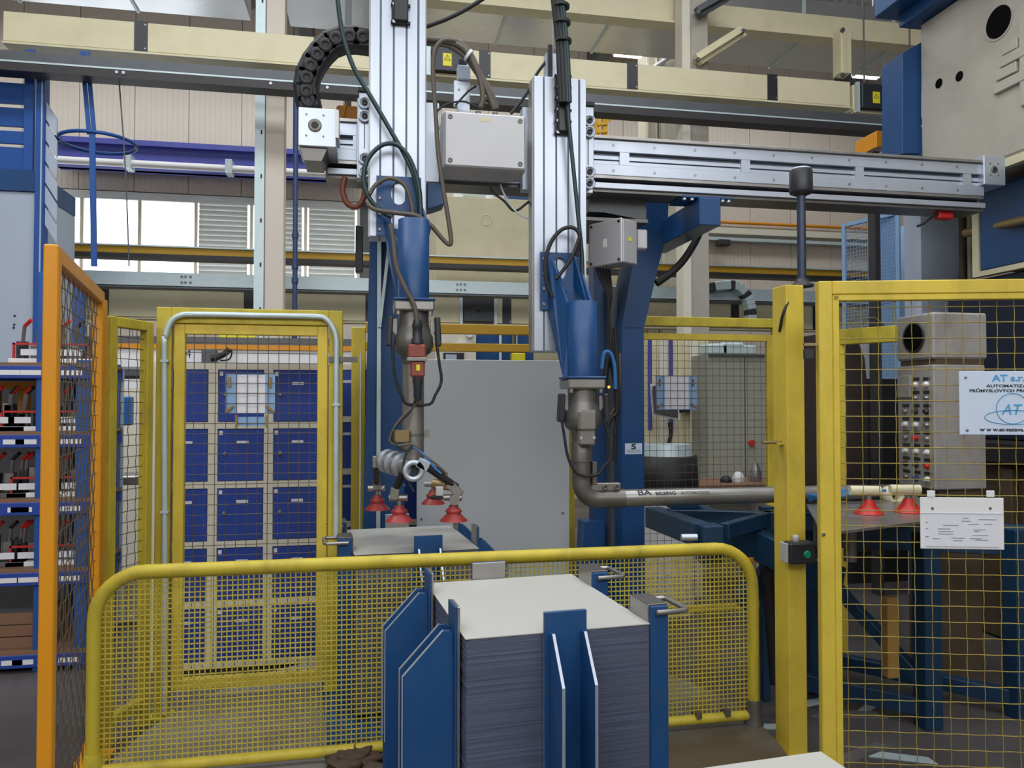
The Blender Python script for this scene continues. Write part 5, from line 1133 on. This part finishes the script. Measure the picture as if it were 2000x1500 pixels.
# raised letter bars (cast lettering, partly out of view)
for (xa, ya), (xb, yb) in (((1962, 100), (1992, 86)), ((1957, 124), (2040, 90)), ((1950, 150), (1990, 135)), ((1945, 176), (2040, 138))):
    a, b = au(xa, ya, PU), au(xb, yb, PU); MB().bar(V((PU - .012, a.y, a.z)), V((PU - .012, b.y, a.z)), .024, .07).build('raised_letter_bar', PRESS, PR, .004)
a, b = au(1996, 100, PU), au(1997, 150, PU); MB().bar(V((PU - .010, a.y - .02, a.z + .2)), V((PU - .010, a.y - .02, b.z - .2)), .018, .05, (0, 1, 0)).build('raised_letter_bar', PRESS, PR, .004)
# blue side plate
t = thing('blue_plate', 'tall blue side plate behind the beige press housing', 'plate', tuple(av(1780, 300, vA + .1)))
MB().pv([(1763, 104), (1800, 82), (1800, 300), (1763, 300)], vA + .005, .25).build('plate', BLU, t, .004)
MB().pv([(1763, 302), (1800, 302), (1800, 330), (1763, 330)], vA + .005, .25).build('lower_edge', BLU, t)
a, b, z0, z1 = rect(1712, 257, 1765, 289, 5.9); t = thing('orange_hood', 'orange wedge hood beside the tall blue plate', 'hood', (a, 5.9, z0))
MB().prism([(a, 5.9, z0), (a, 5.9, z1), (b + .1, 5.9, z1), (b + .1, 5.9, z0 + .1)], (0, .3, 0)).build('shell', ORG, t, .004); MB().box(a + .05, a + .1, 6.0, 6.1, 0, z0).build('stand', DGREY, t)
# lower blue slide, frame edge, column
LU = 4.5
zs0 = au(1960, 520, LU).z; vl = au(1912, 420, LU).y
t = thing('press_slide', 'dark blue press slide below the beige housing', 'press slide', (LU, vB, zs0))
MB().box(LU, 6.3, vB, vl, zs0, zb_ - .07).build('body', BLU, t, .01); MB().box(LU - .004, LU + .06, vB, vl, zs0 - .04, zs0 - .002).build('bottom_edge', CREAM, t)
MB().box(LU - .01, LU + .05, vl, vl + .06, zs0 - .04, zb_ - .07).build('side_edge', CREAM, t)
t = thing('press_column', 'grey press column with beige pipes beside the blue slide', 'press column', (av(1840, 900, 5.75).x, 5.75, 0))
a, b = av(1793, 500, 5.75).x, av(1884, 500, 5.75).x; zc1 = av(1840, 380, 5.75).z + .6
MB().box(a, b, 5.75, 5.95, 0, zc1).build('body', GBLU, t, .03)
for px, r, mm in ((1890, .03, PRESSD), (1901, .045, CREAM)): x = av(px, 500, 5.5).x; MB().cyl((x, 5.55, 0), (x, 5.55, zc1), r, n=14).build('pipe', mm, t)
q0, q1 = av(1887, 455, 5.3), au(2010, 428, LU - .06); o = MB().cyl(q0, q1, .035, n=14).build('handrail_tube', BRASS); tag(o, 'bare steel tube slanting across the dark blue press slide', 'tube')
# press bed and inner parts behind the gate
t = thing('press_bed', 'dark stained press bed with rusty ribs behind the yellow gate', 'press bed', (4.4, 4.6, 0))
MB().box(4.4, 6.3, 3.4, 5.42, 0, 1.25).build('bed', PRESSD, t, .02)
for i in range(6): MB().box(4.34, 4.4, 3.5 + i * .36, 3.6 + i * .36, .02, 1.22).build('rib', PRESSD, t, .008)
MB().box(4.3, 6.3, 3.3, 5.42, 1.25, 1.4).build('bolster', BLK, t, .01)
a = av(1900, 640, 5.0).x; MB().box(LU + .05, 6.2, 4.2, 5.4, 1.4, zs0 - .05).build('die_block', mat('die_blue_black', srgb(24, 36, 58), .4, metal=.3), t, .01)
# control boxes
CU = 3.36; v0, v1 = au(1823, 660, CU).y, au(1750, 660, CU).y
t = thing('control_pillar', 'pale control pillar with a round opening and rows of push buttons', 'control panel', (CU, v0, 0))
za, zb2, zc_, zd_ = au(1790, 614, CU).z, au(1790, 703, CU).z, au(1790, 714, CU).z, au(1790, 952, CU).z
MB().box(CU, CU + .38, v0, v1, zb2, za).build('upper_box', PILL, t, .012)
q = V((CU, (v0 + v1) / 2, (za + zb2) / 2)); MB().lathe([(.098, -.001), (.098, .006), (.085, .008)], q, (-1, 0, 0), 32).build('opening_rim', DGREY, t); MB().lathe([(.084, 0), (.084, .0085)], q, (-1, 0, 0), 32).build('round_opening', VOID, t)  # black disc paints the dark inside the opening
MB().box(CU, CU + .36, v0, v1 - .005, zd_, zc_).build('button_panel', PILL, t, .008); MB().box(CU + .02, CU + .36, v0 + .01, v1 - .02, zb2 - .001, zc_ + .001).build('joint', PRESSD, t)
MB().box(CU + .05, CU + .34, v0 + .03, v1 - .03, 0, zd_).build('pedestal', PRESSD, t)
MB().box(CU - .02, CU, v1 - .15, v1 - .03, zc_ - .2, zc_ - .06).build('cover_flap', PILL, t, .004)
random.seed(3); rows = 8
for r in range(rows):
    for c in range(3):
        if r < 2 and c == 2: continue
        y = v0 + .06 + c * .095; z = zc_ - .12 - r * (zc_ - zd_ - .18) / (rows - 1)
        pl = MB().box(CU - .003, CU, y - .03, y + .03, z + .025, z + .045).build('legend_plate', BLKP, t)
        mm = random.choice((BLKP, WHT, STEEL, STEEL)); mm = {(6, 0): BRED, (4, 1): BRED, (7, 1): BLU}.get((r, c), mm)
        MB().lathe([(.018, 0), (.018, .01), (.013, .016), (.012, .026)], (CU, y, z), (-1, 0, 0), 12).build('push_button', mm, t)
# side fence of the press
P0 = cpx(1640, 5.0); P1 = cpx(1752, 4.72)
t = thing('side_rail', 'yellow side fence rail behind the wire gate meeting the control pillar', 'fence', (P0.x, P0.y, 0))
MB().bar(P0 + ez * 2.1, P1 + ez * 2.1, .05, .1).build('rail', YELD, t, .004)
for p in (P0,): MB().bar(p, p + ez * 2.05, .05, .06, (0, 1, 0)).build('post', YEL, t, .004)
hose(((1685, 632), (1695, 623), (1708, 621), (1722, 632), (1735, 648)), 4.45, .007).build('cable', CABO, t)
# dark machine wall beyond
t = thing('dark_machine', 'dark brown machine casing with an arched edge behind the side fence', 'machine', (av(1650, 700, 6.4).x, 6.4, 0))
MB().prism([av(1600, 1080, 6.4), av(1600, 652, 6.4), av(1672, 652, 6.4), av(1690, 700, 6.4), av(1696, 760, 6.4), av(1700, 1080, 6.4)], (0, .8, 0)).build('casing', mat('dark_brown_iron', srgb(58, 48, 44), .6, var=.25), t, .01)
a, b, z0, z1 = rect(1690, 740, 1800, 1100, 6.9); MB().box(a, b, 6.9, 7.4, 0, z1).build('rear_casing', DGREY, t); MB().box(av(1600, 900, 6.4).x, b, 6.45, 7.3, 0, av(1640, 1080, 6.4).z).build('base', DGREY, t)
# right machines behind the mesh panel
t, a, b, z0, z1 = board('cream_machine', 'cream machine column with a grey monitor behind the mesh panel', 'machine', 1262, 655, 1385, 960, 7.3, .8, CREAM)
MB().box(a - .3, b, 7.3, 8.0, 0, z0).build('base', LCREAM, t)
for x, mm in ((1286, LCREAM), (1310, CREAM), (1345, LCREAM)): q = av(x, 700, 7.28); MB().box(q.x, q.x + .1, 7.25, 7.3, .5, z1).build('rib', mm, t)
q = av(1300, 780, 6.9); mo = MB().prism([av(1270, 750, 6.8), av(1322, 742, 7.0), av(1328, 822, 7.0), av(1274, 810, 6.8)], (.02, .06, 0)).build('monitor', WHT, t); MB().prism([av(1274, 754, 6.79), av(1319, 747, 6.98), av(1324, 816, 6.98), av(1278, 806, 6.79)], (0, -.008, 0)).build('screen', GREY, mo)
MB().bar(av(1326, 800, 7.05), av(1345, 800, 7.3), .06, .06).build('monitor_arm', BLK, t)
hose(((1308, 825), (1310, 850), (1302, 880), (1302, 910)), 7.1, .02).build('cable', BLK, t)
q = av(1370, 838, 7.28); MB().box(q.x - .06, q.x + .05, 7.28, 7.298, q.z - .07, q.z + .07).build('paper_note', PAPER, t)
for px in (1271, 1312): q = av(px, 640, 7.2); MB().cyl((q.x, 7.23, 1.4), (q.x, 7.23, 2.3), .022, n=8).build('blue_rod', VBLU, t)
t, a, b, z0, z1 = board('grey_cabinet', 'plain grey green cabinet behind the mesh panel', 'cabinet', 1384, 692, 1525, 960, 6.86, .42, GRNC)
MB().box(a, b, 6.86, 7.28, 0, z0).build('base', GRNC, t); q = av(1467, 865, 6.86); MB().lathe([(.03, 0), (.03, .03)], (q.x, 6.859, q.z), (0, -1, 0), 12).build('red_knob', BRED, t)
MB().box((a + b) / 2 - .004, (a + b) / 2 + .004, 6.857, 6.86, z0, z1).build('door_gap', DGREY, t); MB().box(a, b, 6.845, 6.86, z1 - .02, z1).build('top_edge', GREY, t)
for px, py, r in ((1400, 682, .1), (1428, 677, .12), (1460, 684, .08)): q = av(px, py, 7.0); tag(MB().box(q.x - r, q.x + r, 6.95, 7.2, z1 + .001, z1 + .05 + r * .6).build('glass_tray', ZINC, None, .02), {1400: 'low shiny metal tray on the grey green cabinet', 1428: 'tall shiny metal tray on the grey green cabinet', 1460: 'small shiny metal tray on the end of the grey green cabinet'}[px], 'tray')
a, b, z0, z1 = rect(1355, 938, 1500, 958, 6.2); t = thing('work_table', 'brown wooden work table below the grey green cabinet', 'table', (a, 6.2, 0))
MB().box(a, b + .25, 6.2, 6.8, z0, z0 + .05).build('table_top', WOOD, t, .004)
for x in (a + .05, b + .15):
    for v in (6.25, 6.72): MB().box(x, x + .05, v, v + .05, 0, z0).build('leg', LCREAM, t)
ztab = z0 + .05
for px, c_, mm, lb in ((1418, .03, BLK, 'small black part lying on the wooden work table'), (1442, .05, WHT, 'crumpled white cloth lying on the wooden work table'), (1475, .09, STEEL, 'upright steel bottle on the wooden work table')):
    q = av(px, 940, 6.4); tag(MB().lathe([(.05, 0), (.055, c_ * .6), (.04, c_ * 1.4), (.02, c_ * 1.9)], (q.x, 6.4, ztab), n=12).build('table_item', mm), lb, 'item')
q = av(1298, 910, 5.9); t = thing('wire_basket', 'black round basket stool beside the blue leg', 'basket', (q.x, 5.9, 0))
MB().lathe([(.22, 0), (.24, .95)], (q.x, 5.9, 0), n=20).build('stand', WHT, t); MB().lathe([(.25, 0), (.27, .06), (.26, .3), (.24, .3), (.24, .08)], (q.x, 5.9, .95), n=24).build('basket', BLK, t); MB().lathe([(.23, 0), (.2, .09)], (q.x, 5.9, 1.25), n=20).build('lid', ZINC, t)
# pale cable chain further back
t = thing('pale_cable_chain', 'pale grey cable chain arching above the yellow header rail', 'cable chain', tuple(av(1460, 610, 11.11)))
cp = spline([av(x, y, 11.11) for x, y in ((1386, 562), (1415, 558), (1440, 560), (1458, 580), (1465, 605), (1466, 635))], 3)
for i in range(len(cp) - 1): MB().bar(cp[i], cp[i + 1], .14, .17, (0, 1, 0)).build('link', ZINC if i % 4 else DGREY, t, .01)
# pale blue mesh guard and drum
A1, B1 = az(1645, 438, 4.0), az(1757, 411, 4.0)
t, _, _ = mesh_panel('mesh_guard', 'pale blue mesh guard cage standing beside the grey press column', A1, B1, 1.8, 4.0, .05, .04, (.045, .045), SBLU, SBLU, .003, 0, 'guard', rails=(3.1,))
c = (V((A1.x, A1.y, 0)) + V((B1.x, B1.y, 0))) / 2; MB().bar(c + ez * 1.85, c + ez * 3.95, .045, .04, (0, 1, 0)).build('mid_stile', SBLU, t)
MB().box(B1.x - .02, B1.x + .02, B1.y + .03, B1.y + .5, 2.9, 4.0).build('side_sheet', SBLU, t)
q = ad(1780, 450, B1.y + 2.2); t = thing('blue_drum', 'pale blue drum behind the mesh guard', 'drum', (q.x, q.y, 0)); MB().lathe([(.4, 0), (.4, 3.2), (.36, 3.9), (.2, 4.05)], (q.x, q.y, 0), n=28).build('shell', SBLU, t); MB().lathe([(.43, 0), (.43, .05)], (q.x, q.y, 3.1), n=28).build('band', BLU, t)
# ================================================================ BLUE CENTRING TABLE
ZT = 1.05
BT = thing('centring_table', 'dark blue steel centring table under the lettered pipe', 'table', tuple(az(1560, 1150, .0)))
TB = mat('table_dark_blue', srgb(20, 54, 84), .4, var=.15)  # blue darkened to carry the shade around the press
def tb(p0, p1, w_=.07, h=.11, z=ZT, nm='beam'):
    a, b = az(p0[0], p0[1], z), az(p1[0], p1[1], z); a.z = b.z = z - h / 2; return MB().bar(a, b, w_, h).build(nm, TB, BT, .004)
tb((1275, 990), (1372, 1022), .1, .12); MB().bar(ad(1335, 996, 4.8), ad(1640, 1140, 3.85), .07, .16).build('beam', TB, BT, .004); tb((1300, 994), (1640, 1003), .06, .1); tb((1415, 1022), (1520, 994), .05, .08)
q = az(1383, 1023, ZT); MB().box(q.x - .05, q.x + .06, q.y - .06, q.y + .05, ZT - .2, ZT - .002).build('end_block', TB, BT, .006); MB().cyl((q.x - .16, q.y - .03, ZT - .06), (q.x - .08, q.y - .04, ZT - .06), .018, n=10).build('bolt', ALU, BT)
q = az(1335, 992, ZT); MB().box(q.x - .09, q.x + .08, q.y - .05, q.y + .05, ZT, ZT + .05).build('stop_block', TB, BT, .006)
# legs and braces
def leg(px, py, w_=.08, z1=ZT - .05, nm='leg'):
    q = az(px, py, 0); MB().box(q.x - w_ / 2, q.x + w_ / 2, q.y - w_ / 2, q.y + w_ / 2, 0, z1).build(nm, TB, BT, .004); return q
l1 = leg(1590, 1350); l2 = leg(1813, 1420, .1); l3 = leg(1500, 1290, .08); l4 = leg(1990, 1400, .1)
MB().bar(V((l3.x, l3.y, .1)), V((l4.x, l4.y, .1)), .07, .08).build('floor_beam', TB, BT, .004); MB().bar(V((l1.x - .2, l1.y, .1)), V((l2.x, l2.y, .1)), .07, .09).build('floor_beam', TB, BT, .004)
MB().bar(V((l1.x, l1.y - .05, ZT - .12)), V((l2.x + .9, l2.y - .05, ZT - .12)), .08, .16).build('front_beam', TB, BT, .004)
MB().bar(V((l1.x, l1.y, .75)), V((l2.x, l2.y, .2)), .06, .06).build('brace', TB, BT, .003); MB().bar(V((l1.x, l1.y - .02, .95)), V((l1.x - .5, l1.y - .05, .55)), .07, .1).build('brace', TB, BT, .003)
a = az(1506, 1190, .75); MB().cyl((l1.x - .35, l1.y - .1, .75), (l1.x - .3, l1.y - .1, .1), .035, n=14).build('damper', BLK, BT); MB().lathe([(.05, 0), (.05, .04)], (l1.x - .35, l1.y - .13, .76), (0, -1, 0), 14).build('damper_eye', BLK, BT)
q = au(1745, 1250, l2.x - .1); MB().box(l2.x - .3, l2.x - .24, l2.y - .1, l2.y - .05, .3, .7).build('yellow_stop', TAPE, BT, .004)
# table top sheets with the second suction tool
q0, q1, q2, q3 = az(1575, 985, ZT + .07), az(1790, 968, ZT + .07), az(1850, 1012, ZT + .07), az(1606, 1042, ZT + .07)
MB().prism([q0, q1, q2, q3], (0, 0, -.012)).build('table_plate', STEEL, BT)
for (px, py) in ((1600, 1000), (1780, 985), (1660, 1022)): q = az(px, py, ZT + .05); MB().cyl((q.x, q.y, ZT - .13), (q.x, q.y, ZT + .058), .03, n=12).build('support_foot', DSTEEL, BT)
zt0 = ZT + .071
t = thing('suction_tool', 'second suction tool with red cups resting at the end of the lettered pipe', 'gripper tool', tuple(az(1740, 1000, zt0)))
for px, py in ((1697, 1003), (1775, 1000)):
    q = az(px, py, zt0); c = MB().lathe([(.072, .001), (.065, .01), (.036, .04), (.03, .055), (.02, .07)], q, n=24).build('suction_cup', BRED, t); MB().lathe([(.014, 0), (.014, .05)], q + ez * .07, n=10).build('stem', STEEL, c); MB().cyl(q + V((-.09, .02, .115)), q + V((.05, -.02, .115)), .024, n=14).build('swivel_arm', CREAM, c)
q = av(1745, 968, 3.9); rr = MB().lathe([(.045, 0), (.05, .01), (.05, .09), (.028, .09), (.028, .03)], (q.x, q.y + .06, q.z), (0, -1, 0), 24).build('clamp_ring', CREAM, t); MB().lathe([(.028, 0), (.028, .035)], (q.x, q.y + .06, q.z), (0, -1, 0), 20).build('bore', BLK, rr)
MB().cyl((xp2 - .02, 3.98, zp), (q.x + .1, 3.98, zp), .04, n=18).build('socket_tube', DSTEEL, t)
for k in range(4): hose(((1580, 978 - 4 * k), (1630, 962 + 3 * k), (1680, 956 + 2 * k), (1730, 958)), 3.86 - .01 * k, .007).build('hose', BBLUE, t)
# orange guard on the floor side and scrap strips
q = az(1500, 1075, .85); t = thing('orange_guard', 'small orange guard plate behind the yellow gate post', 'guard', (q.x, q.y, 0)); MB().prism([(q.x - .12, q.y, .8), (q.x + .1, q.y, .9), (q.x + .1, q.y, .8), (q.x, q.y, .76)], (0, .1, 0)).build('plate', ORG, t); MB().box(q.x - .02, q.x + .02, q.y + .02, q.y + .06, 0, .8).build('post', TB, t)
random.seed(11)
for k, (px, py, ln_, an) in enumerate(((1600, 1370, .3, .2), (1655, 1395, .4, -.3), (1700, 1380, .25, .6), (1520, 1385, .3, .1), (1512, 1420, .28, -.2), (1690, 1470, .35, .3), (1760, 1480, .3, -.5))):
    q = az(px, py, .0); d = V((math.cos(an), math.sin(an), 0)) * ln_ / 2; sd = V((-d.y, d.x, 0)) * .25
    o = MB().prism([q - d - sd, q + d - sd * .6, q + d * .8 + sd, q - d * .9 + sd * .8], (0, 0, .004)).build('scrap_sheet', (ZINC, STEEL)[k % 2]); tag(o, 'flat piece of scrap sheet metal on the dark floor by the centring table', 'scrap', 'scrap sheets on the floor')
